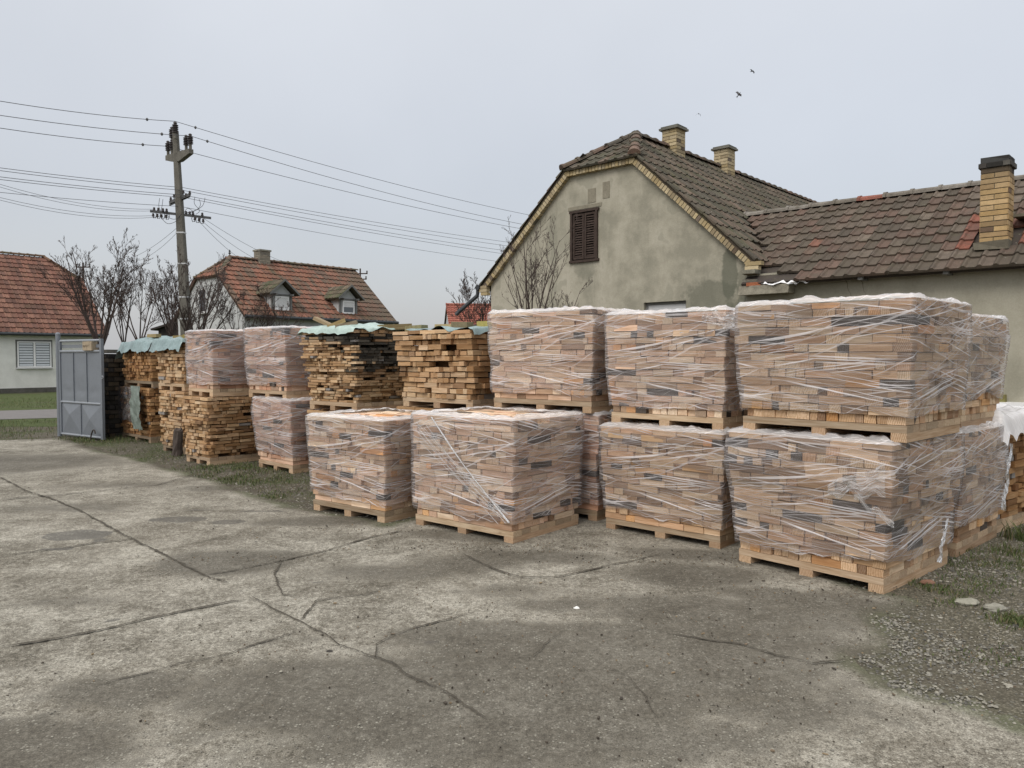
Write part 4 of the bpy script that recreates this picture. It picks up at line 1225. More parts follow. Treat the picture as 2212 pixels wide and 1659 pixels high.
spec('G2', (.76, 7.24), -38.5, 1.22, 1.05, 1.055, 2.05, style='cream', fl=0.028, ch=.056, seed=10)
spec('J', (-2.99, 10.30), -44, .95, 1.1, 0, 1.0, style='pinkish', fl=0.050, ch=.058, seed=11)
spec('J2', (-3.10, 10.42), -42, 1.02, 1.1, 1.01, 2.0, style='pinkish', fl=0.031, ch=.058, seed=12)
spec('K', (-4.42, 11.06), -42, .76, .92, 0, 1.0, style='fresh', fl=0.031, ch=.050, seed=13, open=1)
spec('K2', (-4.38, 11.10), -42, .78, .95, 1.01, 1.98, style='pinkish', fl=0.012, ch=.054, seed=14)
spec('L', (-5.30, 12.30), -42, .86, 1.0, 0, 1.03, style='fresh', fl=0.056, ch=.052, seed=15, open=1)
spec('L2', (-5.32, 12.32), -42, .98, 1.0, 1.04, 1.86, style='fresh', fl=0.025, ch=.056, seed=16, open=1)
spec('M', (-6.66, 13.95), -44, 1.45, 1.0, 0, 1.02, style='brown', fl=0.019, ch=.056, seed=17, open=1)
spec('M2', (-6.55, 13.85), -44, 1.45, 1.0, 1.03, 1.84, style='brown', fl=0.012, ch=.058, seed=18, open=1)
spec('I', (-1.95, 9.52), -40, 1.0, 1.1, 0, .885, style='fresh', fl=0.019, ch=.034, seed=19, open=1)
spec('I2', (-1.95, 9.52), -40, 1.0, 1.1, .90, 1.94, style='fresh', fl=0.062, ch=.036, seed=20, open=1, black=1)
spec('H', (-.43, 8.32), -40, 1.20, 1.1, 0, 1.0, style='fresh', fl=0.025, ch=.056, seed=21, open=1)
spec('H2', (-.43, 8.32), -40, 1.14, 1.1, 1.01, 1.90, style='fresh', fl=0.056, ch=.062, seed=22, open=1)
spec('N', (4.30, 6.75), -52, 1.0, 1.1, 0, 1.03, style='brown', fl=0.043, ch=.060, seed=23, open=1)

def slab_hit(sp, P):
    """does the straight line camera-P pass through the body of load sp?"""
    ca, sa = math.cos(-sp['a']), math.sin(-sp['a'])
    def toL(p):
        x, y = p.x - sp['c'].x, p.y - sp['c'].y
        return Vector((x * ca - y * sa, x * sa + y * ca, p.z))
    A, B = toL(CAMP), toL(P); t0, t1 = 0.0, .985
    for i, (lo, hi) in enumerate(((-sp['w'] / 2 + .03, sp['w'] / 2 - .03), (-sp['d'] / 2 + .03, sp['d'] / 2 - .03), (sp['z0'] + .12, sp['z1'] - .02))):
        dd = B[i] - A[i]
        if abs(dd) < 1e-9:
            if A[i] < lo or A[i] > hi: return False
            continue
        a, b_ = (lo - A[i]) / dd, (hi - A[i]) / dd
        if a > b_: a, b_ = b_, a
        t0, t1 = max(t0, a), min(t1, b_)
        if t0 >= t1: return False
    return True

def sm(t): t = max(0, min(1, t)); return t * t * (3 - 2 * t)
def flare(sp, h, side):
    """how far the stack leans out at relative height h; sides: 0 front, 1 right, 2 back, 3 left"""
    f = sp['fl'] * sm(h * 1.15)
    f += .018 * noise.noise((h * 3.1, sp['seed'] * 3.7, side * 2.3)) * (2.2 if sp.get('open') else 1.0)
    if side in (1, 2) and sp.get('open'): f *= .8
    return f

PZ = .112
def wood_color(r, sp, side, h, t):
    c = pick(r, PAL[sp['style']], .14)
    if sp.get('open'):
        q = r.random()
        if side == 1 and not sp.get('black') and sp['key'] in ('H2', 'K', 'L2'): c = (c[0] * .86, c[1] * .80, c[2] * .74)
        if q < .10: f = r.uniform(.45, .75); c = (c[0] * f, c[1] * f * .92, c[2] * f * .88)
        elif q < .13: c = (.33, .33, .33)
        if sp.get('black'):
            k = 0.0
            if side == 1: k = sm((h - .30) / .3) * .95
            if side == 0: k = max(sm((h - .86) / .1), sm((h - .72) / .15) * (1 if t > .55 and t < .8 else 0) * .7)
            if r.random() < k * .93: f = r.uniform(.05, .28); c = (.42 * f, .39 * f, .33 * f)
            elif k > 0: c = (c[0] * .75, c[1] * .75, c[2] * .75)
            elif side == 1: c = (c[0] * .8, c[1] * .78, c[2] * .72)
    else:
        q = r.random()
        if q < .050: f = r.uniform(.6, 1.3); c = (.125 * f, .110 * f, .100 * f)  # near-black blocks paint in shadowed gaps, besides dark bark
        elif q < .17: f = r.uniform(.45, .72); c = (c[0] * f, c[1] * f * .95, c[2] * f * .92)
        elif q < .21: c = (c[0] * 1.0, c[1] * .80, c[2] * .58)
    return c

def make_blocks(sp):
    r = random.Random(sp['seed'] * 101)
    w, d = sp['w'], sp['d']; zb = sp['z0'] + PZ
    n = max(3, round((sp['z1'] - zb - .045) / sp['ch'])); ch = (sp['z1'] - zb - .045) / n
    sp['n'] = n; sp['chh'] = ch; sp['zb'] = zb
    blocks = []
    op = sp.get('open', 0); thin = sp['ch'] < .045
    offs = {}
    for i in range(n):
        z = zb + (i + .5) * ch; h = (i + .5) / n
        for side in range(4):
            o = flare(sp, h, side) + r.gauss(0, .010 if op else .006) - (.012 if i < 1 else 0)
            offs[(i, side)] = o
    for i in range(n):
        z = zb + (i + .5) * ch; h = (i + .5) / n
        hz = ch / 2 - .0012
        fullx = (i % 2 == 0)
        pe = r.choice([.15, .35, .55, .75, .9]) if not thin else r.choice([.3, .5, .7])
        for side in range(4):
            L = w if side in (0, 2) else d
            o = offs[(i, side)]
            nb = offs[(i, 1)] if side in (0, 2) else offs[(i, 2)]; nb2 = offs[(i, 3)] if side in (0, 2) else offs[(i, 0)]
            s0, s1 = -L / 2 - nb2, L / 2 + nb
            if side in (1, 3): s0 += 0; s1 += 0
            full = fullx if side in (0, 2) else not fullx
            if not full: s0 += .085; s1 -= .085
            s = s0
            while s < s1 - .02:
                end = r.random() < pe
                bw = r.uniform(.055, .115) if end else r.uniform(.17, .33)
                if thin: bw = r.uniform(.04, .10) if end else r.uniform(.12, .26)
                if op and not thin and not end: bw = r.uniform(.14, .26)
                if s + bw > s1 - .045: bw = s1 - s; 
                if bw > .34: bw = bw / 2
                dep = r.uniform(.20, .28) if end else r.uniform(.085, .12)
                jo = r.gauss(0, .015 if op else .0035)
                if not op and r.random() < .09: jo -= r.uniform(.015, .035)
                if op and r.random() < .06: jo -= .05
                if op and thin: jo += r.gauss(0, .008)
                gap = r.uniform(.0008, .004) if not op else r.uniform(.001, .010)
                hh = hz - (r.uniform(0, .002) if not op else r.uniform(0, .006) * (.5 if thin else 1))
                face_edge = o + jo
                cs_ = s + bw / 2; hb = bw / 2 - gap
                if side == 0: c = (cs_, -d / 2 - face_edge + dep / 2, z - (hz - hh)); H = (hb, dep / 2, hh)
                elif side == 2: c = (cs_, d / 2 + face_edge - dep / 2, z - (hz - hh)); H = (hb, dep / 2, hh)
                elif side == 1: c = (w / 2 + face_edge - dep / 2, cs_, z - (hz - hh)); H = (dep / 2, hb, hh)
                else: c = (-w / 2 - face_edge + dep / 2, cs_, z - (hz - hh)); H = (dep / 2, hb, hh)
                along = 0 if side in (0, 2) else 1
                grain = (1 - along) if end else along
                if not (op and r.random() < .03):
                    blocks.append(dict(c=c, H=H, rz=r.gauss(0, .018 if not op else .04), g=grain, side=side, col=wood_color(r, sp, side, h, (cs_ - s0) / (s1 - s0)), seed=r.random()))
                s += bw
    # courses sag and ride up a little instead of running dead level
    am = .016 if op else .011
    for b in blocks:
        x, y, z = b['c']; hh_ = (z - zb) / (n * ch)
        b['c'] = (x, y, z + am * min(1, hh_ * 2.5) * (noise.noise((x * 1.6, y * 1.6, sp['seed'] * 3.1 + z * 1.2)) + .5 * noise.noise((x * 4.2, y * 4.2, sp['seed'] + z * 2.5))))
    # top layer laid flat
    zt = sp['z1'] - .045 + .020
    y = -d / 2 - flare(sp, 1, 0) + .04
    row = 0
    while y < d / 2 + flare(sp, 1, 2) - .02:
        x = -w / 2 - flare(sp, 1, 3) + (row % 3) * .06
        rw = r.uniform(.065, .10)
        while x < w / 2 + flare(sp, 1, 1) - .05:
            bl = min(r.uniform(.2, .33), w / 2 + flare(sp, 1, 1) - x)
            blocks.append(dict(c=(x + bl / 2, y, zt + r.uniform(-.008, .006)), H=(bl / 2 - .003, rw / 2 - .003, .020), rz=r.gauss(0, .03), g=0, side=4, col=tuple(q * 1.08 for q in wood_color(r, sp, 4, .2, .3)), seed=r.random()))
            x += bl
        y += rw; row += 1
    # rank blocks by how large they show
    ca, sa = math.cos(sp['a']), math.sin(sp['a'])
    for b in blocks:
        c = b['c']; sd_ = b['side']; H = b['H']
        nloc = {0: (0, -1, 0), 1: (1, 0, 0), 2: (0, 1, 0), 3: (-1, 0, 0), 4: (0, 0, 1)}[sd_]
        fc = (c[0] + nloc[0] * H[0], c[1] + nloc[1] * H[1], c[2] + nloc[2] * H[2])
        P = Vector((sp['c'].x + fc[0] * ca - fc[1] * sa, sp['c'].y + fc[0] * sa + fc[1] * ca, fc[2]))
        nw = Vector((nloc[0] * ca - nloc[1] * sa, nloc[0] * sa + nloc[1] * ca, nloc[2]))
        V = CAMP - P; dist = V.length
        area = {0: H[0] * H[2], 2: H[0] * H[2], 1: H[1] * H[2], 3: H[1] * H[2], 4: H[0] * H[1]}[sd_] * 4
        sc = area * max(0, nw.dot(V / dist)) / dist ** 2
        if sd_ == 4: sc *= .5
        px = abs(P.x / P.y) < .70
        b['score'] = sc if (px and sc > 0 and not any(slab_hit(o_, P) for k_, o_ in SPECS.items() if k_ != sp['key'])) else 0
    return blocks

def block_mesh(mb, b):
    r = random.Random(b['seed'])
    mb.box(b['c'], b['H'], b['rz'], b['col'], jit=.0022, rnd=r, grain=b['g'])

def make_pallet(par, sp):
    """three bearers with boards across; origin is the pallet centre on what it stands on"""
    r = random.Random(sp['seed'] * 7 + 1); w, d = sp['w'], sp['d']; z0 = sp['z0']
    wf = 'wood_old' if sp['key'] in ('M', 'M2', 'L', 'I') else 'wood'
    for k in range(3):
        b = MB(); x = (-w / 2 + .055, 0, w / 2 - .055)[k]
        c = pick(r, [(.54, .40, .27), (.60, .46, .32), (.47, .34, .23)])
        b.box((x, 0, z0 + .031), (.05, d / 2 - .004, .031), 0, c, grain=1, rnd=r)
        b.build('bearer', M[wf], par)
    nbd = int(d / .118)
    for k in range(nbd):
        b = MB(); hw = d / nbd / 2 - r.uniform(.001, .004); y = -d / 2 + d / nbd * (k + .5)
        c = pick(r, [(.56, .44, .31), (.60, .48, .34), (.49, .38, .27), (.40, .32, .23)])
        b.box((0, y, z0 + .0865), (w / 2 - abs(r.gauss(0, .004)), hw, .024 if k in (0, nbd - 1) else .0235), 0, c, grain=0, rnd=r)
        b.build('deck_board', M[wf], par)

def film_mesh(sp, mat_=None, top_open=.2, zlow=.06, dense=False, topz=.03, rows_top=7, name='stretch_film', par=None):
    w, d = sp['w'], sp['d']; n, ch, zb = sp['n'], sp['chh'], sp['zb']
    sd = sp['seed']
    def off(side, z):
        best = -1
        for dz in (-.035, -.018, 0, .018, .035):
            h = max(0, min(.999, (z + dz - zb) / (n * ch)))
            rj_ = random.Random(int(h * n) * 4 + side + sd * 1000)
            best = max(best, flare(sp, h, side) + rj_.gauss(0, .0035))
        return best + .013
    # perimeter samples: (side, fraction)
    K = 34; per = []
    for side, L in ((0, w), (1, d), (2, w), (3, d)):
        for k in range(K): per.append((side, k / K, L))
    zt = sp['z1'] + .006
    zs = []; z = zb + zlow
    while z < zt - .02: zs.append(z); z += .024
    zs.append(zt - .008)
    rows = []; 
    def corner(z, o):
        return [(-w / 2 - o[3], -d / 2 - o[0]), (w / 2 + o[1], -d / 2 - o[0]), (w / 2 + o[1], d / 2 + o[2]), (-w / 2 - o[3], d / 2 + o[2])]
    S = [0.0]
    for s_, f_, L in per[1:]: S.append(S[-1] + L / K)
    for zi, z in enumerate(zs):
        o = [off(s_, z) for s_ in range(4)]
        C4 = corner(z, o); row = []
        for (side, f, L), s_ in zip(per, S):
            A, B = C4[side], C4[(side + 1) % 4]
            x = A[0] + (B[0] - A[0]) * f; y = A[1] + (B[1] - A[1]) * f
            nx, ny = ((0, -1), (1, 0), (0, 1), (-1, 0))[side]
            bulge = .006 * noise.noise((s_ * 4, z * 11, sd)) + .004 * noise.noise((s_ * 11, z * 34, sd + 3))
            # film hangs a little inward away from the corners
            bulge += .002
            zz = z
            if zi == 0: zz += .07 * noise.noise((s_ * 2.3, sd * 1.7, 0)) + .025 * noise.noise((s_ * 11, sd, 4))
            elif zi == 1: zz += .05 * noise.noise((s_ * 2.3, sd * 1.7, 0))
            elif zi == 2: zz += .03 * noise.noise((s_ * 2.3, sd * 1.7, 0))
            row.append((x + nx * bulge, y + ny * bulge, zz))
        rows.append(row)
    mb = MB(); us = S; vs = list(zs)
    mb.grid(rows, (1, 1, 1), (us, vs), closed=True)
    o_ = mb.build(name, M[mat_ or 'film'], par, smooth=True)
    # gathered film folded over the top edge
    mb = MB(); rows2 = [[(p[0], p[1], p[2] - .0) for p in rows[-1]]]; vs2 = [0]
    for q in range(1, rows_top + 1):
        t = q / rows_top; row = []
        for idx, ((side, f, L), s_) in enumerate(zip(per, S)):
            p = rows[-1][idx]
            reach = top_open * (.55 + .9 * abs(noise.noise((s_ * 2.1, sd * 2.2, 1))) + .35 * noise.noise((s_ * 7, sd, 9)))
            L0 = math.hypot(p[0], p[1]); k_ = max(0.02, 1 - reach * t / max(L0, .1))
            lift = topz * (.35 + abs(noise.noise((s_ * 5, t * 2.2, sd))) * 1.3 + .7 * noise.noise((s_ * 14, t * 5, sd + 5))) * math.sin(min(1, t * 1.35) * math.pi * .62 + .25)
            row.append((p[0] * k_ + .006 * noise.noise((s_ * 17, t * 6, 2)), p[1] * k_ + .006 * noise.noise((s_ * 17, t * 6, 7)), zt + .004 + max(-.002, lift)))
        rows2.append(row); vs2.append(.03 * q)
    mb.grid(rows2, (1, 1, 1), (us, vs2), closed=True)
    mb.build('gathered_film', M['film_top'], o_, smooth=True)
    return o_

WRAP_LABELS = {
 'A': 'low film-wrapped firewood pallet on the concrete, left of the pair standing in front',
 'B': 'low film-wrapped firewood pallet with a diagonal twisted film band across its front',
 'C': 'film-wrapped firewood pallet on the ground, between the banded pallet and the big corner pallet',
 'C2': 'film-wrapped firewood pallet on top, directly left of the biggest upper pallet',
 'D': 'large film-wrapped firewood pallet on the ground, torn film flap on its front',
 'D2': 'large film-wrapped firewood pallet stacked on top at the right front corner',
 'E': 'film-wrapped firewood pallet on the ground directly behind the right front corner pallet',
 'E2': 'narrowly seen film-wrapped firewood pallet, topmost at the far right of the upper row',
 'G': 'film-wrapped firewood pallet on the ground, mostly hidden behind the banded pallet',
 'G2': 'film-wrapped firewood pallet on top, right of the open stack with hollow bricks',
 'J': 'film-wrapped firewood pallet on the ground beside green grass, its bottom rows bare',
 'J2': 'pinkish film-wrapped firewood pallet on top, left of the blackened open stack',
 'K2': 'pinkish film-wrapped firewood pallet on top of a bare firewood stack, right of the green sheet',
}
stuff_mb = MB()     # loose pieces beyond the 300 largest
loose = []
for key, sp in SPECS.items():
    blocks = make_blocks(sp)
    if sp.get('open'):
        for b in blocks: loose.append((b, sp))
        pal = empty('pallet', (sp['c'].x, sp['c'].y, sp['z0']), sp['a'])
        s2 = dict(sp); s2['z0'] = 0; make_pallet(pal, s2)
        sp['pal'] = pal
        continue
    o = empty('wrapped_firewood_pallet', (sp['c'].x, sp['c'].y, sp['z0']), sp['a'])
    tag(o, WRAP_LABELS[key], 'firewood pallet', 'film-wrapped pallets of firewood')
    # mesh coordinates are relative to the empty
    zoff = sp['z0']
    s2 = dict(sp); s2['z0'] = 0; s2['z1'] = sp['z1'] - zoff; s2['zb'] = sp['zb'] - zoff
    make_pallet(o, s2)
    for b in blocks: b['c'] = (b['c'][0], b['c'][1], b['c'][2] - zoff)
    order = sorted(blocks, key=lambda b: -b['score'])
    top = [b for b in order[:99] if b['score'] > 0]
    ids = set(id(b) for b in top)
    for b in top:
        mb = MB(); block_mesh(mb, b); mb.build('firewood_block', M['wood'], o)
    mb = MB()
    for b in blocks:
        if id(b) not in ids: block_mesh(mb, b)
    mb.box((0, 0, (s2['zb'] + s2['z1'] - .05) / 2), (sp['w'] / 2 - .12, sp['d'] / 2 - .12, (s2['z1'] - s2['zb'] - .05) / 2 - .002), 0, (.10, .06, .03))  # dark core box, shade inside the stack put into its colour
    tag(mb.build('firewood_blocks', M['wood'], o), kind='stuff')
    sp['obj'] = o; sp['local'] = s2
    topo = .26 if key in ('A', 'B') else .38
    sp['film'] = film_mesh(s2, 'film_dense' if key in ('J', 'J2', 'K2', 'E', 'E2') else 'film', topo, .07 if key not in ('J', 'E2', 'E') else .13,
                           topz=.020 if key in ('A', 'B', 'K2', 'J2') else .032, par=o)

LOOSE_NAME = {'K': 'bare ground-level stack under the pinkish wrapped pallet', 'H2': 'open stack topped with hollow bricks', 'N': 'brown stack at the right edge of the photo',
 'I2': 'upper open stack of thin blackened boards', 'L2': 'upper open stack under the green sheet', 'L': 'ragged ground-level stack right of the grey plastic sheet',
 'M': 'stack beside the brick pillar', 'M2': 'upper stack beside the brick pillar', 'I': 'low stack under the blackened boards', 'H': 'hidden lower stack behind the low pallets'}
PAL_LABEL = {'K': 'pallet under the bare firewood stack right of the log post', 'H2': 'upper pallet carrying the open stack topped with hollow bricks', 'N': 'pallet under the brown stack at the right edge',
 'I2': 'pallet carrying the thin blackened boards', 'L2': 'upper pallet under the bright open stack with the green sheet', 'L': 'ground pallet under the ragged stack with the log post in front',
 'M': 'old ground pallet beside the brick pillar', 'M2': 'upper pallet nearest the brick pillar', 'I': 'ground pallet behind the low wrapped pallet, below the blackened boards', 'H': 'ground pallet hidden behind the two low wrapped pallets'}
pref = {'H2': 1.0, 'K': .9, 'N': 1.0, 'I2': .0, 'L2': .0, 'L': .0, 'M': 0, 'M2': 0, 'I': 0, 'H': 0}
loose.sort(key=lambda t: -t[0]['score'])
sel = [t for t in loose if t[0]['score'] > 0][:300]
ids = set(id(t[0]) for t in sel)
for b, sp in sel:
    mb = MB(); c = b['c']; bb = dict(b); bb['c'] = (0, 0, 0); rz = bb['rz']; bb['rz'] = 0
    block_mesh(mb, bb)
    o = mb.build('firewood_block', M['wood'])
    ca, sa = math.cos(sp['a']), math.sin(sp['a'])
    o.location = (sp['c'].x + c[0] * ca - c[1] * sa, sp['c'].y + c[0] * sa + c[1] * ca, c[2])
    o.rotation_euler = (0, 0, sp['a'] + rz)
    nm = LOOSE_NAME[sp['key']]
    tag(o, 'firewood block in the ' + nm, 'firewood block', 'firewood blocks in the ' + nm)
for b, sp in loose:
    if id(b) in ids: continue
    c = b['c']; ca, sa = math.cos(sp['a']), math.sin(sp['a'])
    bb = dict(b); bb['c'] = (sp['c'].x + c[0] * ca - c[1] * sa, sp['c'].y + c[0] * sa + c[1] * ca, c[2]); bb['rz'] = b['rz'] + sp['a']
    block_mesh(stuff_mb, bb)
for key, sp in SPECS.items():
    if sp.get('open'):
        stuff_mb.box((sp['c'].x, sp['c'].y, (sp['zb'] + sp['z1'] - .05) / 2), (sp['w'] / 2 - .13, sp['d'] / 2 - .13, (sp['z1'] - sp['zb'] - .05) / 2 - .002), sp['a'], (.10, .06, .03))  # dark fill coloured as the shaded interior seen through gaps
        tag(sp['pal'], PAL_LABEL[key], 'pallet', 'pallets under the open firewood stacks')
tag(stuff_mb.build('loose_firewood', M['wood']), 'the many smaller firewood pieces filling the open stacks', 'firewood', kind='stuff')

# twisted film strands across the banded pallet
sp = SPECS['B']; s2 = sp['local']; w, d = sp['w'], sp['d']; rb = random.Random(77)
b = MB()
for k in range(11):
    main_ = k < 3
    x0 = -w / 2 + (.26 if main_ else rb.uniform(.06, .34)); z0_ = 1.045 if main_ else rb.uniform(.80, 1.0)
    x1 = w / 2 - .01 if main_ else w / 2 - rb.uniform(.0, .22); z1_ = .20 if main_ else rb.uniform(.14, .30)
    pts = []
    for i in range(15):
        t = i / 14
        pts.append((x0 + (x1 - x0) * t + .006 * math.sin(t * 9 + k), -d / 2 - .042 - .010 * math.sin(math.pi * t) - k * .0012, z0_ + (z1_ - z0_) * t - .02 * math.sin(math.pi * t)))
    b.tube(pts, [(.0060 if main_ else .0020) * (1 - .35 * math.sin(math.pi * i / 14)) for i in range(15)], 5)
b.build('film_strands', M['film_top'], sp['obj'], smooth=True)
def crumple(par, c, ax_u, ax_v, L, H, seed, amp=.02, nu=26, nv=14, name='film_flap', m='film_flap', taper=.6):
    """loose crumpled scrap of film hanging off the wrap"""
    ax_u, ax_v = Vector(ax_u).normalized(), Vector(ax_v).normalized(); n = ax_u.cross(ax_v)
    rows = []
    for j in range(nv + 1):
        v = j / nv - .5; row = []
        for i in range(nu + 1):
            u = i / nu - .5
            hh = H * (1 - taper * (u + .5)) * (1 + .5 * noise.noise((u * 5, seed, 1)))
            q = amp * (noise.noise((u * 8, v * 5, seed)) + .8 * noise.noise((u * 19, v * 13, seed + 4))) + amp * .4
            row.append(Vector(c) + ax_u * (u * L) + ax_v * (v * hh + .04 * noise.noise((u * 4, seed, 8))) + n * abs(q))
        rows.append(row)
    mb = MB(); mb.grid(rows, (1, 1, 1), ([i / nu * L for i in range(nu + 1)], [j / nv * H for j in range(nv + 1)]))
    return mb.build(name, M[m], par, smooth=True)
sp = SPECS['D']; w, d = sp['w'], sp['d']
crumple(sp['obj'], (w / 2 - .16, -d / 2 - .10, .73), (-1, 0, -.30), (0, -.05, 1), .40, .22, 4, .022)
crumple(sp['obj'], (w / 2 - .04, -d / 2 - .09, .58), (-1, 0, .55), (0, -.05, 1), .30, .05, 6, .012, taper=.2)
crumple(sp['obj'], (w / 2 + .075, d / 2 - .32, .25), (0, .45, .9), (.05, 1, -.3), .34, .07, 9, .012, m='film_top')
sp = SPECS['E']; w, d = sp['w'], sp['d']
crumple(sp['obj'], (w / 2 + .09, d / 2 - .06, .55), (0, .35, .95), (.05, 1, -.2), .60, .10, 12, .02)
sp = SPECS['C2']; w, d = sp['w'], sp['d']
crumple(sp['obj'], (w / 2 - .02, -d / 2 - .06, .93), (-1, 0, .10), (0, 0, 1), .32, .16, 15, .02)

# ------------------------------------------------------------ sheets and weights on the open stacks
def toW(sp, x, y, z=0):
    ca, sa = math.cos(sp['a']), math.sin(sp['a'])
    return Vector((sp['c'].x + x * ca - y * sa, sp['c'].y + x * sa + y * ca, z))
def tarp(key, x0, x1, y0, y1, seed, m, label, bump=.035, droop=.9, mid=0.0, corner=None):
    sp = SPECS[key]; w = sp['w'] / 2 + sp['fl'] * .8; d = sp['d'] / 2 + sp['fl'] * .8; zt = sp['z1'] + .012
    nu, nv = 64, 56; rows = []
    for j in range(nv + 1):
        row = []
        for i in range(nu + 1):
            x = x0 + (x1 - x0) * i / nu; y = y0 + (y1 - y0) * j / nv
            ex = .05 * noise.noise((y * 4, seed, 1)) * (1 if i in (0, nu) else (abs(2 * i / nu - 1) ** 4)); ey = .06 * noise.noise((x * 5, seed, 2)) * abs(2 * j / nv - 1) ** 4
            xx, yy = x + ex, y + ey
            ox = max(0, abs(xx) - w - .01); oy = max(0, abs(yy) - d - .01)
            over = math.hypot(ox, oy)
            z = zt + bump * (.5 + noise.noise((xx * 3.2, yy * 3.2, seed))) + bump * .5 * noise.noise((xx * 9, yy * 9, seed + 1)) + bump * .14 * noise.noise((xx * 17, yy * 17, seed + 2))
            z += mid * max(0, 1 - (xx / w) ** 2) * max(0, 1 - (yy / d) ** 2)
            wave = .5 + .5 * noise.noise(((xx + yy) * 3.2, seed, 5)) + .25 * noise.noise(((xx - yy) * 7, seed, 8))
            z -= over * droop * (.75 + .6 * wave)
            pull = over * .55
            if ox > 0: xx -= math.copysign(ox * .6, xx) - math.copysign(.035 * wave, xx)
            if oy > 0: yy -= math.copysign(oy * .6, yy) - math.copysign(.035 * wave, yy)
            row.append((xx, yy, z - 0.0))
        rows.append(row)
    rows = [[(p[0], p[1], p[2] - sp['z1']) for p in r_] for r_ in rows]
    b = MB(); b.grid(rows)
    o = b.build('plastic_sheet', M[m], None, smooth=True)
    o.location = (sp['c'].x, sp['c'].y, sp['z1']); o.rotation_euler = (0, 0, sp['a'])
    tag(o, label, 'plastic sheet')
    return o
tarp('I2', -.66, .58, -.70, .70, 3, 'tarp', 'pale green plastic sheet billowing over the thin blackened boards', bump=.045, droop=.8, mid=.05)
tarp('H2', -.46, .70, -.62, .62, 7, 'tarp_blue', 'blue-green plastic sheet flattened under the hollow bricks', bump=.028, droop=1.1)
tarp('L2', -.66, .60, -.72, .62, 11, 'tarp_blue', 'green sheet over the bright open stack, its front edge folded in points', bump=.04, droop=1.0, mid=.05)
tarp('M2', -1.05, .78, -.70, .74, 15, 'tarp_blue', 'green sheet over the open stack beside the brick pillar', bump=.05, droop=.95, mid=.12)

def piece(name, key, x, y, z, H, rz, tilt, col, m, label, cat, roll=0.0, holes=False):
    sp = SPECS[key]; b = MB(); r = random.Random(int((x + 5) * 1000 + (y + 5) * 77))
    if holes:
        # hollow brick: rim and webs around shallow slots, floors coloured dark as hole shade
        hx, hy, hz = H; t = .012
        b.box((0, 0, -.004), (hx, hy, hz - .004), 0, col)
        for s_ in (-1, 1): b.box((0, s_ * (hy - t), hz - .004), (hx, t, .0042), 0, col); b.box((s_ * (hx - t), 0, hz - .004), (t - .0005, hy - 2 * t, .0040), 0, col)
        for k in range(-2, 3): b.box((k * hx * .36, 0, hz - .004), (.008, hy - 2 * t, .0038), 0, col)
        for k in (-1.5, -.5, .5, 1.5): b.box((k * hx * .36, 0, hz - .007), (hx * .13, hy - 2.2 * t, .0012), 0, (.02, .015, .01))
    else:
        b.box((0, 0, 0), H, 0, col, jit=.004, rnd=r, grain=0)
    o = b.build(name, M[m])
    o.location = toW(sp, x, y, sp['z1'] + z)
    o.rotation_euler = (Matrix.Rotation(sp['a'] + rz, 4, 'Z') @ Matrix.Rotation(tilt, 4, 'Y') @ Matrix.Rotation(roll, 4, 'X')).to_euler()
    tag(o, label, cat)
    return o
OLD = (.30, .25, .14)
piece('timber_offcut', 'I2', -.34, -.42, .115, (.15, .045, .022), .35, R(22), (.36, .29, .19), 'wood', 'tilted timber offcut at the left end of the pale green sheet', 'timber')
piece('timber_offcut', 'I2', .03, -.50, .085, (.12, .04, .025), 1.0, R(-24), (.40, .31, .16), 'wood', 'timber offcut lying slanted in the middle of the pale green sheet', 'timber')
piece('timber_offcut', 'I2', .27, -.52, .065, (.14, .035, .025), .75, R(-14), (.26, .22, .16), 'wood', 'grey timber offcut near the front corner of the pale green sheet', 'timber')
piece('timber_offcut', 'I2', .54, .05, .045, (.22, .05, .035), 1.2, R(-3), OLD, 'wood', 'mossy timber block at the right end of the pale green sheet', 'timber')
piece('timber_offcut', 'H2', -.45, -.44, .035, (.13, .06, .032), .1, R(-2), (.22, .20, .11), 'stone', 'mossy block on the left front corner of the stack with hollow bricks', 'block')
piece('brick', 'H2', -.34, -.05, .060, (.125, .06, .032), .35, R(0), (.40, .32, .17), 'hollow', 'slotted pale brick lying flat at the left of the blue-green sheet', 'brick', holes=True)
piece('brick', 'H2', -.10, .05, .045, (.125, .05, .025), .1, R(0), (.33, .27, .12), 'hollow', 'yellowish brick in the middle of the blue-green sheet, behind the darker block', 'brick')
piece('brick', 'H2', .17, -.30, .060, (.120, .055, .038), .05, R(2), (.20, .165, .10), 'hollow', 'dark weathered brick standing on the blue-green sheet, centre of the stack', 'brick')
piece('brick', 'H2', .50, -.22, .062, (.115, .06, .036), .1, R(0), (.38, .33, .11), 'hollow', 'yellow hollow brick at the right end of the blue-green sheet', 'brick', holes=True)
piece('timber_offcut', 'L2', .02, -.33, .060, (.20, .045, .030), .05, R(1), (.30, .25, .12), 'wood', 'long mossy timber on the green sheet of the bright open stack', 'timber')
piece('timber_offcut', 'L2', .38, -.35, .065, (.13, .05, .040), .1, R(-2), (.33, .28, .10), 'wood', 'yellow-green timber end at the right of the bright open stack', 'timber')
piece('timber_offcut', 'M2', .28, -.30, .150, (.17, .05, .032), .1, R(0), (.34, .28, .15), 'wood', 'timber block on top of the sheet beside the pillar, right half', 'timber')
piece('timber_offcut', 'M2', -.52, -.10, .120, (.19, .05, .035), .1, R(0), (.06, .05, .045), 'wood', 'dark timber block at the left end of the sheet beside the pillar', 'timber')

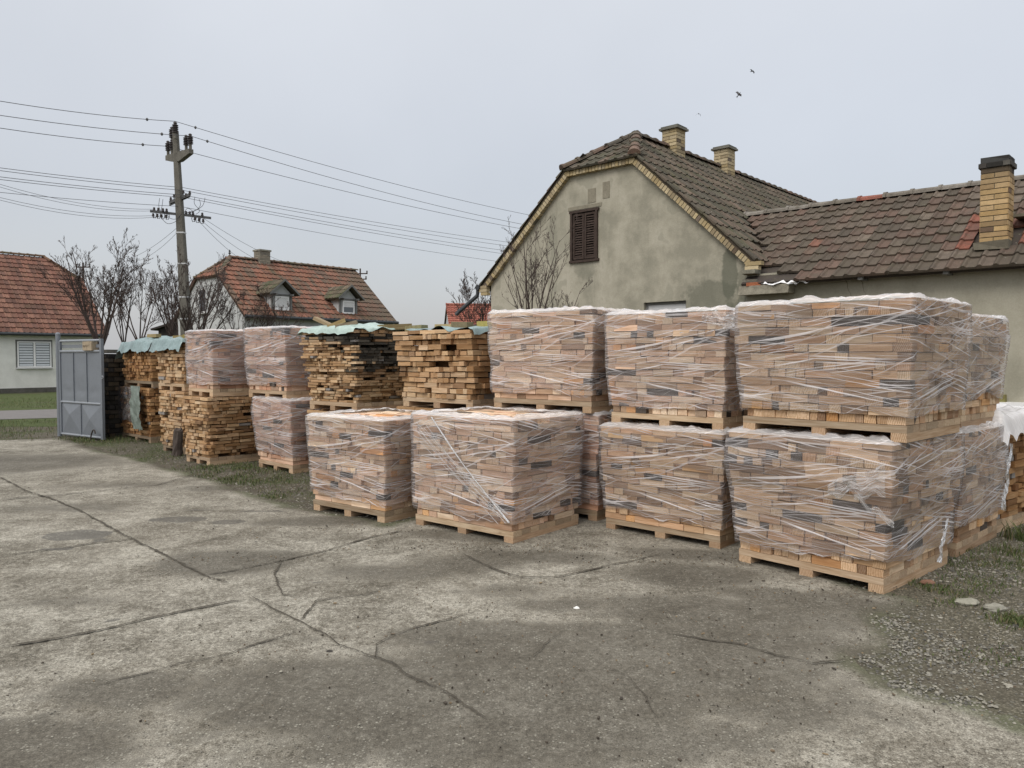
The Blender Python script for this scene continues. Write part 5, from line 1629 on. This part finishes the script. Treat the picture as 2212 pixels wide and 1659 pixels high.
# grey-green sheet hanging on the ground-level stack beside the pillar, and aged film on the same stack
sp = SPECS['M']
rows = []; nv, nu = 30, 16
for j in range(nv + 1):
    v = j / nv; row = []
    for i in range(nu + 1):
        u = i / nu - .5
        wd = .46 * (1 + .18 * noise.noise((v * 3, 1, 2)))
        row.append((u * wd + .05 * v, .035 * noise.noise((u * 7, v * 5, 4)) + .015 * noise.noise((u * 18, v * 12, 4)) - .03 * math.sin(v * 3.1), -v * .80 - .04 * noise.noise((u * 6, 3, 3)) * v))
    rows.append(row)
b = MB(); b.grid(rows); o = b.build('plastic_sheet', M['tarp_grey'], None, smooth=True)
o.location = toW(sp, .40, -.5 - .13, 1.05); o.rotation_euler = (0, 0, sp['a'])
tag(o, 'grey-green plastic sheet hanging down the ground-level stack beside the pillar', 'plastic sheet')
rows = []
for j in range(21):
    v = j / 20; row = []
    for i in range(25):
        u = i / 24
        row.append((-sp['w'] / 2 - .03 + u * (1.10 + .05 * noise.noise((v * 4, 2, 2))), -sp['d'] / 2 - .055 - .02 * noise.noise((u * 6, v * 5, 1)), 1.02 - v * (.66 + .06 * noise.noise((u * 4, 5, 5)))))
    rows.append(row)
b = MB(); b.grid(rows, (1, 1, 1), ([i / 24 * 1.1 for i in range(25)], [j / 20 * .7 for j in range(21)]))
o = b.build('film_sheet', M['film_dull'], None, smooth=True); o.location = (sp['c'].x, sp['c'].y, 0); o.rotation_euler = (0, 0, sp['a'])
tag(o, 'aged clear film clinging to the ground-level stack beside the pillar', 'film')
# white film bunched over the brown stack at the right edge
sp = SPECS['N']; s2 = dict(sp); s2['w'] += .06; s2['d'] += .06
rows = []
for j in range(41):
    row = []
    for i in range(49):
        x = (i / 48 - .5) * (sp['w'] + .46); y = (j / 40 - .5) * (sp['d'] + .44)
        ox = max(0, abs(x) - sp['w'] / 2 - .05); oy = max(0, abs(y) - sp['d'] / 2 - .05); ov_ = math.hypot(ox, oy)
        q = noise.noise((x * 4, y * 4, 3)) * .05 + abs(noise.noise((x * 10, y * 10, 6))) * .05 + noise.noise((x * 22, y * 22, 9)) * .012
        z = .045 + q - ov_ * (1.1 + .6 * noise.noise((x * 6, y * 6, 1)))
        xx = x - math.copysign(ox * .55, x) + math.copysign(min(ox, .03), x); yy = y - math.copysign(oy * .55, y) + math.copysign(min(oy, .03), y)
        row.append((xx, yy, z))
    rows.append(row)
b = MB(); b.grid(rows, (1, 1, 1), ([i * .03 for i in range(49)], [j * .03 for j in range(41)]))
M['film_white'] = film_mat('white_film', .80, .3, (.97, .97, .97), 0, (.96, .96, .97))
o = b.build('film_sheet', M['film_white'], None, smooth=True); o.location = (sp['c'].x, sp['c'].y, sp['z1'] + .01); o.rotation_euler = (0, 0, sp['a'])
tag(o, 'bunched white film covering the brown stack at the right edge', 'film')
b = MB(); b.box((0, 0, 0), (.05, .04, .05), 0, (.25, .24, .10), jit=.004, rnd=random.Random(2), grain=1); o = b.build('wood_block', M['wood'])
pw = HB + Vector((math.cos(HA) * -.10 - math.sin(HA) * -3.79, math.sin(HA) * -.10 + math.cos(HA) * -3.79, 1.03)); o.location = pw; o.rotation_euler = (0, 0, HA)
tag(o, 'small mossy wooden block standing on the white ledge at the right', 'wood block')

# log post in front of the ragged stack, J-shaped rod by the gate, lath behind the gate
p = gp(383, 985); b = MB(); rb = random.Random(3)
rows = []
for k, z in enumerate((0, .1, .25, .40, .44)):
    rr = (.085, .078, .075, .072, .05)[k]
    rows.append([(math.cos(t) * rr * rb.uniform(.85, 1.1) + z * .06, math.sin(t) * rr * rb.uniform(.85, 1.1), z + (rb.uniform(-.02, .02) if k > 2 else 0)) for t in [6.283 * q / 10 for q in range(10)]])
b.grid(rows, closed=True); b.face(rows[-1]); o = b.build('log_post', M['bark']); o.location = (p.x, p.y, 0)
tag(o, 'short weathered log standing upright in front of the ragged open stack', 'log')

# ------------------------------------------------------------ gate, pillar
ga = math.atan2(-.92, 1.38)
gate = empty('metal_gate', (-9.09, 15.22, 0), ga); tag(gate, 'grey sheet-metal gate leaf standing open at the left end of the stacks', 'gate')
GW = 1.66
b = MB(); b.lathe([(.045, .0), (.045, 2.03), (.05, 2.035), (.045, 2.06), (.02, 2.08)], (.0, 0, 0), 14); b.build('gate_post', M['gate'], gate, smooth=False)
b = MB(); b.box((GW - .03, 0, .98), (.032, .025, .955)); b.build('gate_stile', M['gate'], gate)
b = MB(); b.box((.085, 0, .98), (.025, .022, .93)); b.build('gate_stile', M['gate'], gate)
for z in (.06, .70, 1.70, 1.905):
    b = MB(); b.tube([(.11, -.005, z), (GW - .06, -.005, z)], .024, 8); b.build('gate_rail', M['gate_rail'], gate)
b = MB(); b.box((GW / 2 + .02, .03, 1.80), (GW / 2 - .10, .012, .03)); b.build('gate_rail', M['gate'], gate)
X0, X1 = .11, GW - .062
for k in range(3):
    a = X0 + (X1 - X0) * k / 3; c = X0 + (X1 - X0) * (k + 1) / 3
    nu_, nv_ = 10, 16; rows = []
    for j in range(nv_ + 1):
        z = .725 + (1.675 - .725) * j / nv_; row = []
        for i in range(nu_ + 1):
            x = a + .008 + (c - a - .016) * i / nu_
            f = math.sin(math.pi * i / nu_) * math.sin(math.pi * j / nv_)
            y = -.002 - .012 * noise.noise((x * 3, z * 2.5, k)) * f
            if z < 1.0: y += .018 * math.exp(-((z - .93 - .05 * noise.noise((x * 6, 1, 1))) / .03) ** 2) * math.sin(math.pi * i / nu_)
            row.append((x, y, z))
        rows.append(row)
    b = MB(); b.grid(rows); b.build('gate_panel', M['gate'], gate, smooth=True)
for k in range(4):
    x = X0 + (X1 - X0) * k / 3
    if 0 < k < 3:
        b = MB(); b.box((x, -.012, 1.20), (.010, .010, .475)); b.build('gate_seam', M['gate'], gate)
for k in range(2):
    a = X0 + (X1 - X0) * k / 2 + .008; c = X0 + (X1 - X0) * (k + 1) / 2 - .008; z0, z1 = .085, .675; zm = .46 if k == 0 else .40; xm = (a + c) / 2
    b = MB(); A = [(a, 0, z0), (c, 0, z0), (c, 0, z1), (a, 0, z1)]; P_ = (xm, -.045, zm)
    for i in range(4): b.face([A[i], A[(i + 1) % 4], P_])
    b.build('gate_panel', M['gate'], gate)
b = MB(); b.box(((X0 + X1) / 2, -.010, .38), (.012, .010, .295)); b.build('gate_seam', M['gate'], gate)
b = MB(); b.tube([(GW - .005, -.02, 1.22), (GW + .02, -.02, 1.235), (GW + .045, -.02, 1.22), (GW + .05, -.02, 1.20), (GW + .03, -.02, 1.185), (GW + .0, -.02, 1.19)], .008, 6); b.build('gate_hook', M['gate_rail'], gate)
b = MB(); b.box((1.22, -.045, 1.80), (.165, .012, .085), 0, jit=.006, rnd=random.Random(1)); b.box((1.36, -.0, 1.80), (.035, .05, .083)); sg = b.build('gate_board', M['sign'], gate)
b = MB(); rb = random.Random(9)
for k in range(11): b.box((1.09 + k * .026, -.0585, 1.80 + rb.uniform(-.008, .008)), (.0025, .0012, rb.uniform(.012, .026)))
b.build('faded_marks', M['shutter'], sg)
b = MB(); b.tube([(0, 0, 0), (.04, 0, .12), (.09, 0, .20), (.13, 0, .22), (.165, 0, .205), (.185, 0, .15)], .013, 7); o = b.build('bent_rod', M['rust'])
p = gp(205, 952); o.location = (p.x - .06, p.y - .05, 0); o.rotation_euler = (0, 0, ga)
tag(o, 'bent iron rod stuck in the ground in front of the gate', 'rod')
pil = empty('brick_pillar', (-8.25, 15.35, 0), ga); tag(pil, 'dark weathered brick pillar between the metal gate and the stacks', 'pillar')
b = MB()
brick_box(b, 0, .56, -.22, .24, 0, 1.66, lambda r, u, z: pick(r, [(.06, .05, .04), (.045, .04, .034), (.08, .065, .045), (.10, .075, .05), (.035, .032, .03)], .4), 14, bl=.27, bh=.09, mortar=.018, jit=.022, proud=.012)
b.build('brickwork', M['stone'], pil)
b = MB(); b.box((.28, .01, .83), (.26, .21, .82), 0, (.03, .028, .025)); b.box((.28, .01, 1.70), (.31, .26, .03), 0, (.075, .07, .06), jit=.012, rnd=random.Random(3)); b.build('pillar_core', M['stone'], pil)

# ------------------------------------------------------------ utility pole
PB = Vector((-10.85, 25, 0))
pole = empty('utility_pole', PB); tag(pole, 'tall concrete utility pole with brown insulators, behind the left stacks', 'utility pole')
def pp(px, py, Y=25.0): return at(px, py, Y) - PB
ptop = pp(379, 283); pbot = Vector((pp(407, 760).x + .04, 0, 0))
b = MB(); rows = []
for k in range(9):
    t = k / 8; c = pbot.lerp(ptop, t); hx = .185 * (1 - t) + .085 * t; hy = .15 * (1 - t) + .08 * t; ch = .03
    rows.append([c + Vector(q) for q in ((-hx + ch, -hy, 0), (hx - ch, -hy, 0), (hx, -hy + ch, 0), (hx, hy - ch, 0), (hx - ch, hy, 0), (-hx + ch, hy, 0), (-hx, hy - ch, 0), (-hx, -hy + ch, 0))])
b.grid(rows, closed=True); b.face(rows[-1]); b.build('pole_shaft', M['pole'], pole)
def axis_at(z): t = z / ptop.z; return pbot.lerp(ptop, t)
for py in (503, 570, 642, 689):
    z = at(392, py, 25).z; c = axis_at(z); t = z / ptop.z; hx = .185 * (1 - t) + .085 * t + .006; hy = .15 * (1 - t) + .08 * t + .006
    b = MB(); b.box((c.x, c.y, z), (hx, hy, .022)); b.build('pole_band', M['panel'], pole)
def big_insul(p, s=1.0):
    b = MB(); b.lathe([(.055 * s, 0), (.055 * s, .20 * s)], p, 10); st = b.build('insulator_pin', M['pole'], pole)
    b = MB(); prof = []
    for k in range(5):
        z = .20 + k * .062; prof += [(.065 * s, z * s), (.105 * s, (z + .012) * s), (.105 * s, (z + .03) * s), (.07 * s, (z + .045) * s)]
    prof += [(.05 * s, .52 * s), (.07 * s, .55 * s), (.04 * s, .59 * s)]
    b.lathe(prof, p, 12); b.build('insulator', M['insul'], st, smooth=False)
big_insul(pp(379, 300, 24.8), .92); big_insul(pp(372, 310, 25.3), .92)
# upper concrete cross arm
A = pp(362, 341, 25.45); B = pp(413, 326, 24.45)
b = MB(); C0 = A.lerp(B, .5)
dirv = (B - A).normalized(); nrm = Vector((-dirv.y, dirv.x, 0)).normalized()
poly = []
for (f, zt_, zb_) in ((0, .06, -.10), (.42, .07, -.24), (.58, .07, -.24), (1, .06, -.08)):
    poly.append((A.lerp(B, f), zt_, zb_))
rows = [[q[0] + nrm * .075 + Vector((0, 0, q[1])) for q in poly], [q[0] - nrm * .075 + Vector((0, 0, q[1])) for q in poly], [q[0] - nrm * .075 + Vector((0, 0, q[2])) for q in poly], [q[0] + nrm * .075 + Vector((0, 0, q[2])) for q in poly]]
rows.append(rows[0]); b.grid(rows)
for e_ in (0, 3): b.face([rows[k][e_] for k in range(4)])
b.build('concrete_crossarm', M['pole'], pole)
for f, s_ in ((.03, .85), (.20, .85), (.80, .85), (.97, .85)):
    q = A.lerp(B, f) + Vector((0, 0, .05)); big_insul(q, s_)
def small_insul(p, up=True, hook=None):
    b = MB(); sg_ = 1 if up else -1
    b.lathe([(.012, -.05), (.015, .0), (.046, .01), (.044, .04), (.028, .055), (.038, .07), (.034, .10), (.015, .115)], p, 8); o_ = b.build('insulator', M['insul'], pole)
    return o_
def steel(a, c, r_=.022):
    b = MB(); a, c = Vector(a), Vector(c); d_ = (c - a).normalized(); L = (c - a).length
    rot = d_.to_track_quat('X', 'Z').to_matrix().to_4x4(); Mx = Matrix.Translation((a + c) / 2) @ rot
    b.box((0, 0, 0), (L / 2, r_ * .5, r_ * 1.6), M=Mx); return b.build('steel_crossarm', M['steel'], pole)
steel(pp(366, 437, 25.6), pp(411, 420, 24.5), .03); steel(pp(366, 443, 25.7), pp(410, 424, 24.6), .02)
steel(pp(324, 456, 24.5), pp(456, 471, 25.5), .025)
for px, py, Y in ((369, 433, 25.5), (376, 427, 25.3), (396, 418, 24.8), (410, 420, 24.5), (388, 424, 25.0), (402, 425, 24.7)): small_insul(pp(px, py, Y))
for px in (333, 342, 352, 360): small_insul(pp(px, 455 + (px - 330) * .1, 24.7))
for px in (395, 402, 410, 417, 437): small_insul(pp(px, 463 + (px - 400) * .1, 25.2))
for px, py in ((331, 467), (340, 468), (349, 469), (359, 470), (421, 475), (430, 477), (439, 479)):
    small_insul(pp(px, py + 1, 25.0))
    b = MB(); s_ = 1 if px < 390 else -1
    b.tube([pp(px + 5 * s_, py - 9, 25.0), pp(px + 7 * s_, py - 3, 25.0), pp(px + 5 * s_, py + 4, 25.0), pp(px + 0, py + 3, 25.0)], .012, 5); b.build('insulator_hook', M['steel'], pole)
# jumper loops
for pts in ([(345, 428), (343, 445), (348, 458)], [(352, 430), (350, 445), (345, 468)], [(359, 455), (365, 470), (380, 473), (392, 462)], [(348, 470), (362, 483), (380, 478), (390, 465)],
            [(430, 430), (433, 442), (425, 453), (405, 459)], [(421, 425), (420, 440), (431, 455), (423, 463)], [(443, 427), (437, 445), (415, 458), (400, 460)], [(398, 459), (405, 450), (415, 455), (420, 463)]):
    P3 = [pp(px, py, 24.8) for px, py in pts]; out = []
    for i in range(len(P3) - 1):
        p0 = P3[max(i - 1, 0)]; p1 = P3[i]; p2 = P3[i + 1]; p3 = P3[min(i + 2, len(P3) - 1)]
        for q in range(5):
            t = q / 5; out.append(.5 * ((2 * p1) + (p2 - p0) * t + (2 * p0 - 5 * p1 + 4 * p2 - p3) * t * t + (3 * p1 - 3 * p2 + p3 - p0) * t ** 3))
    out.append(P3[-1]); b = MB(); b.tube(out, .008, 4); b.build('jumper_cable', M['wire'], pole)

# overhead lines
def line(label, a, m, c, sagl=.25, sagr=.5, rad=.0095, group='overhead lines on the utility pole', twin=None):
    pts = []
    if a is not None:
        for i in range(13):
            t = i / 12; p = a.lerp(m, t); p = p - Vector((0, 0, sagl * 4 * t * (1 - t))); pts.append(p)
    else: pts.append(m)
    if c is not None:
        for i in range(1, 21):
            t = i / 20; p = m.lerp(c, t); p = p - Vector((0, 0, sagr * 4 * t * (1 - t))); pts.append(p)
    b = MB(); b.tube(pts, rad, 5)
    if twin:
        for (i0, off) in twin: pass
    o = b.build('power_line', M['wire'])
    tag(o, label, 'power line', group)
    return pts
LEFT_Y, FAR_Y = 18.6, 45
T1 = line('topmost overhead line, on the highest insulator of the utility pole', at(-170, 188, LEFT_Y), at(378, 262, 25), at(1300, 492, FAR_Y), .12, .35)
T2 = line('second overhead line from the top, on the right end of the concrete arm', at(-170, 222, LEFT_Y), at(412, 294, 24.5), at(1300, 512, FAR_Y), .10, .40)
T3 = line('third overhead line from the top, on the left end of the concrete arm', at(-170, 249, LEFT_Y), at(362, 316, 25.4), at(1300, 522, FAR_Y), .10, .30)
for ya, ym, yb, Ym, lb in ((339, 405, 546, 25.2, 'uppermost of the four bunched lower lines on the steel arm'), (345, 411, 555, 25.0, 'second of the four bunched lower lines on the steel arm'),
                       (360, 421, 566, 24.9, 'third of the four bunched lower lines on the steel arm'), (366, 426, 574, 24.8, 'lowest of the four bunched lower lines on the steel arm')):
    line(lb, at(-170, ya, LEFT_Y), at(394, ym, Ym), at(1300, yb, FAR_Y), .06, .22, .008)
line('single line below the four bunched ones', at(-170, 397, LEFT_Y), at(390, 446, 25), at(1300, 590, FAR_Y), .06, .25, .007)
for xa, ya, xm, ym, sg_, lb in ((-170, 340, 330, 452, .30, 'slack service line to the left, meeting the steel crossarm from above'), (-170, 343, 342, 455, .36, 'slack service line to the left, just under its twin'),
                                (-170, 378, 329, 466, .28, 'slack service line to the left, ending at the lower insulators'), (-170, 380, 339, 469, .34, 'lowest slack service line to the left')):
    line(lb, at(xa, ya, 17), at(xm, ym, 24.8), None, sg_, 0, .0055, 'service lines to the left')
for xm, ym, xb, yb, Yb, sg_, lb in ((439, 471, 690, 590, 33, .25, 'service line from the pole to the dormer house roof, upper one'), (437, 478, 640, 592, 33, .3, 'service line from the pole to the dormer house roof, middle one'),
                                    (430, 478, 585, 590, 33, .3, 'service line from the pole to the dormer house roof, lowest one'), (390, 485, 275, 560, 33, .15, 'thin line running down left from the pole to the bare trees'),
                                    (392, 492, 300, 563, 33, .15, 'thinner line running down left, nearest the pole')):
    line(lb, None, at(xm, ym, 25), at(xb, yb, Yb), 0, sg_, .006, 'service lines down from the pole')
# line spacers / joints seen as knots on the top lines
def on_line(pts, px):
    k = (px - 1106) / 1640
    for a, c in zip(pts, pts[1:]):
        fa, fc = a.x - k * a.y, c.x - k * c.y
        if fa * fc <= 0: return a.lerp(c, fa / (fa - fc))
    return pts[0]
for T, px, lb in ((T1, 327, 'left knot on the topmost overhead line'), (T1, 430, 'right knot on the topmost overhead line'), (T2, 358, 'left knot on the second overhead line'), (T2, 455, 'right knot on the second overhead line'), (T3, 317, 'knot on the third overhead line')):
    b = MB(); b.lathe([(.01, -.05), (.04, -.02), (.04, .02), (.01, .05)], (0, 0, 0), 8); o = b.build('line_clamp', M['steel']); o.location = on_line(T, px)
    tag(o, lb, 'line clamp')
def mast(px, ytop, Y, zb, arms, label, par=None):
    base = at(px, 700, Y); b = MB(); zt = at(px, ytop, Y).z
    root = empty('small_utility_pole', (base.x, base.y, zb)); tag(root, label, 'utility pole')
    b.tube([(0, 0, 0), (0, 0, zt - zb)], .045, 6); b.build('pole_shaft', M['shutter'], root)
    for z, w in arms:
        b = MB(); b.box((0, 0, z - zb), (w, .03, .03)); b.build('crossarm', M['shutter'], root)
        for s_ in (-1, 1):
            b = MB(); b.lathe([(.01, 0), (.05, .03), (.03, .1), (.05, .14), (.01, .18)], (s_ * w * .92, 0, z - zb), 7); b.build('insulator', M['insul'], root)
z1_ = at(778, 591, 44).z; z2_ = at(778, 603, 44).z
mast(779, 580, 44, 0.0, ((z1_, .42), (z2_, .36)), 'small wooden pole with two crossarms rising behind the dormer house roof')
z1_ = at(182, 577, 40).z
mast(182, 567, 40, 0.0, ((z1_, .38),), 'small dark pole with one crossarm seen through the leftmost bare tree')

# ------------------------------------------------------------ bare trees
def tree(px, Y, zfork, ztop, spread, seed, label, lean=0.0, limbs=5, r0=.09, levels=4, asym=0.0, name='bare_tree', tw=.00525, z_base=0.0, thin=False):
    r = random.Random(seed)
    base = at(px, 760, Y); base.z = z_base
    root = empty(name, base); tag(root, label, 'tree', 'bare winter trees')
    b = MB()
    tr = [Vector((0, 0, 0)), Vector((.03, .02, zfork * .5)), Vector((lean * .3, 0, zfork))]
    r0 = r0 * .72; b.tube(tr, [r0 * 1.25, r0 * 1.05, r0], 8); b.build('trunk', M['bark'], root)
    cb_ = MB(); H = ztop - zfork
    def branch(p, d, L, rad, lev):
        n = max(3, int(L / .22)); pts = [p]; q = p.copy(); dd = d.copy()
        for i in range(n):
            up = .055 if lev > 0 else .04
            dd = (dd + Vector((r.gauss(0, .042), r.gauss(0, .042), r.gauss(0, .03) + up * 1.5))).normalized()
            q = q + dd * (L / n); pts.append(q.copy())
        rads = [max(tw * .55, rad * (1 - .8 * i / n)) for i in range(n + 1)]
        cb_.tube(pts, rads, 5 if lev < 2 else (4 if lev < 3 else 3), cap=False)
        if lev >= levels: return
        nk = (6, 5, 4, 3)[min(lev, 3)] - (1 if thin else 0)
        for k in range(nk):
            t = r.uniform(.18, .97) if lev else r.uniform(.22, .98)
            i = min(n - 1, int(t * n)); pt = pts[i].lerp(pts[i + 1], t * n - i); tang = (pts[i + 1] - pts[i]).normalized()
            az = r.uniform(0, 6.283); side = tang.orthogonal().normalized(); side = Matrix.Rotation(az, 3, tang) @ side
            ang = r.uniform(.40, .85)
            nd = (tang * math.cos(ang) + side * math.sin(ang)); nd.z += .12; nd.normalize()
            branch(pt, nd, L * (1 - t * .45) * r.uniform(.32, .66), max(tw, rads[i] * r.uniform(.45, .65)), lev + 1)
    for k in range(limbs):
        az = 6.283 * k / limbs + r.uniform(-.4, .4); tl = r.uniform(.22, .75) * spread
        d = Vector((math.cos(az) * tl + asym, math.sin(az) * tl * .8, 1)).normalized()
        branch(tr[-1] - Vector((0, 0, r.uniform(0, .12) * zfork)), d, H * r.uniform(.62, .92), r0 * r.uniform(.34, .52), 0)
    cb_.build('branches', M['twig'], root)
tree(216, 18.5, 1.9, 4.55, 1.35, 4, 'large bare tree rising behind the metal gate, leftmost of the trees', limbs=8, r0=.12, asym=-.12, tw=.0052)
tree(268, 19.5, 1.9, 4.6, .55, 7, 'slender upright bare tree, second from the left', limbs=5, r0=.06, tw=.0052, levels=4)
tree(302, 21, 2.0, 4.6, .8, 11, 'bare tree between the slender one and the utility pole', limbs=5, r0=.075, tw=.0052, levels=4)
tree(384, 22, 1.7, 4.8, 1.4, 17, 'wide-branching bare tree just left of the utility pole', limbs=8, r0=.11, tw=.0052)
tree(428, 23, 1.8, 4.7, 1.35, 19, 'wide-branching bare tree just right of the utility pole', limbs=7, r0=.11, tw=.0052)
tree(522, 24, 1.6, 3.9, 1.0, 23, 'low bare tree in front of the dormer house gable corner', limbs=6, r0=.07, tw=.0052, levels=4)
tree(590, 24.5, 1.6, 3.9, .9, 29, 'low bare tree in front of the left dormer', limbs=6, r0=.07, tw=.0052, levels=4)
tree(1150, 13.2, 1.9, 4.15, .80, 31, 'bare tree in front of the big gable wall', thin=True, limbs=7, r0=.060, tw=.0032, levels=4)
tree(1207, 13.6, 1.9, 3.15, .95, 37, 'smaller bare tree in front of the gable wall, below the shutters', thin=True, limbs=5, r0=.045, tw=.0032, asym=.22, levels=4)
tree(1030, 20, 1.8, 3.75, .9, 41, 'small bare tree beside the far corner of the gabled house', limbs=6, r0=.055, tw=.0052, levels=4)

# ------------------------------------------------------------ birds
def bird(px, py, Y, span, pose, label):
    b = MB(); s = span / 2
    b.tube([(0, -.16, 0), (0, -.08, .012), (0, .02, .008), (0, .12, 0), (0, .17, -.004)], [.006, .03, .035, .018, .004], 7)
    b.face([(-.02, .10, 0), (.02, .10, 0), (.045, .22, -.005), (0, .20, -.005), (-.045, .22, -.005)])
    body = None
    root = b.build('bird', M['bird'])
    for sg in (-1, 1):
        w = MB(); up1, up2, swp = pose[0 if sg < 0 else 1]
        P0 = [(sg * .03, -.07, .01), (sg * .03, .06, .005)]
        P1 = [(sg * s * .5, -.10 + swp * .3, up1), (sg * s * .5, .03 + swp * .3, up1 - .01)]
        P2 = [(sg * s * .8, -.07 + swp * .7, (up1 + up2) / 2 + .01), (sg * s * .8, .02 + swp * .7, (up1 + up2) / 2)]
        P3 = [(sg * s, .02 + swp, up2), (sg * s, .03 + swp, up2 - .003)]
        w.grid([P0, P1, P2, P3]); w.build('wing', M['bird'], root, smooth=True)
    root.location = at(px, py, Y); tag(root, label, 'bird', 'birds in the sky')
    return root
o = bird(1625, 154, 48, .38, ((.045, .055, .02), (-.0, -.09, .02)), 'bird gliding highest of the three in the sky'); o.rotation_euler = (R(12), R(14), R(20))
o = bird(1596, 204, 48, .36, ((.16, .26, .0), (-.06, -.10, .0)), 'bird banking steeply, middle one of the three'); o.rotation_euler = (R(-55), R(28), R(15))
o = bird(1509, 246, 50, .36, ((.0, -.09, .06), (-.02, -.17, .06)), 'bird with drooping wings, lowest of the three, left of the chimneys'); o.rotation_euler = (R(20), R(0), R(0))
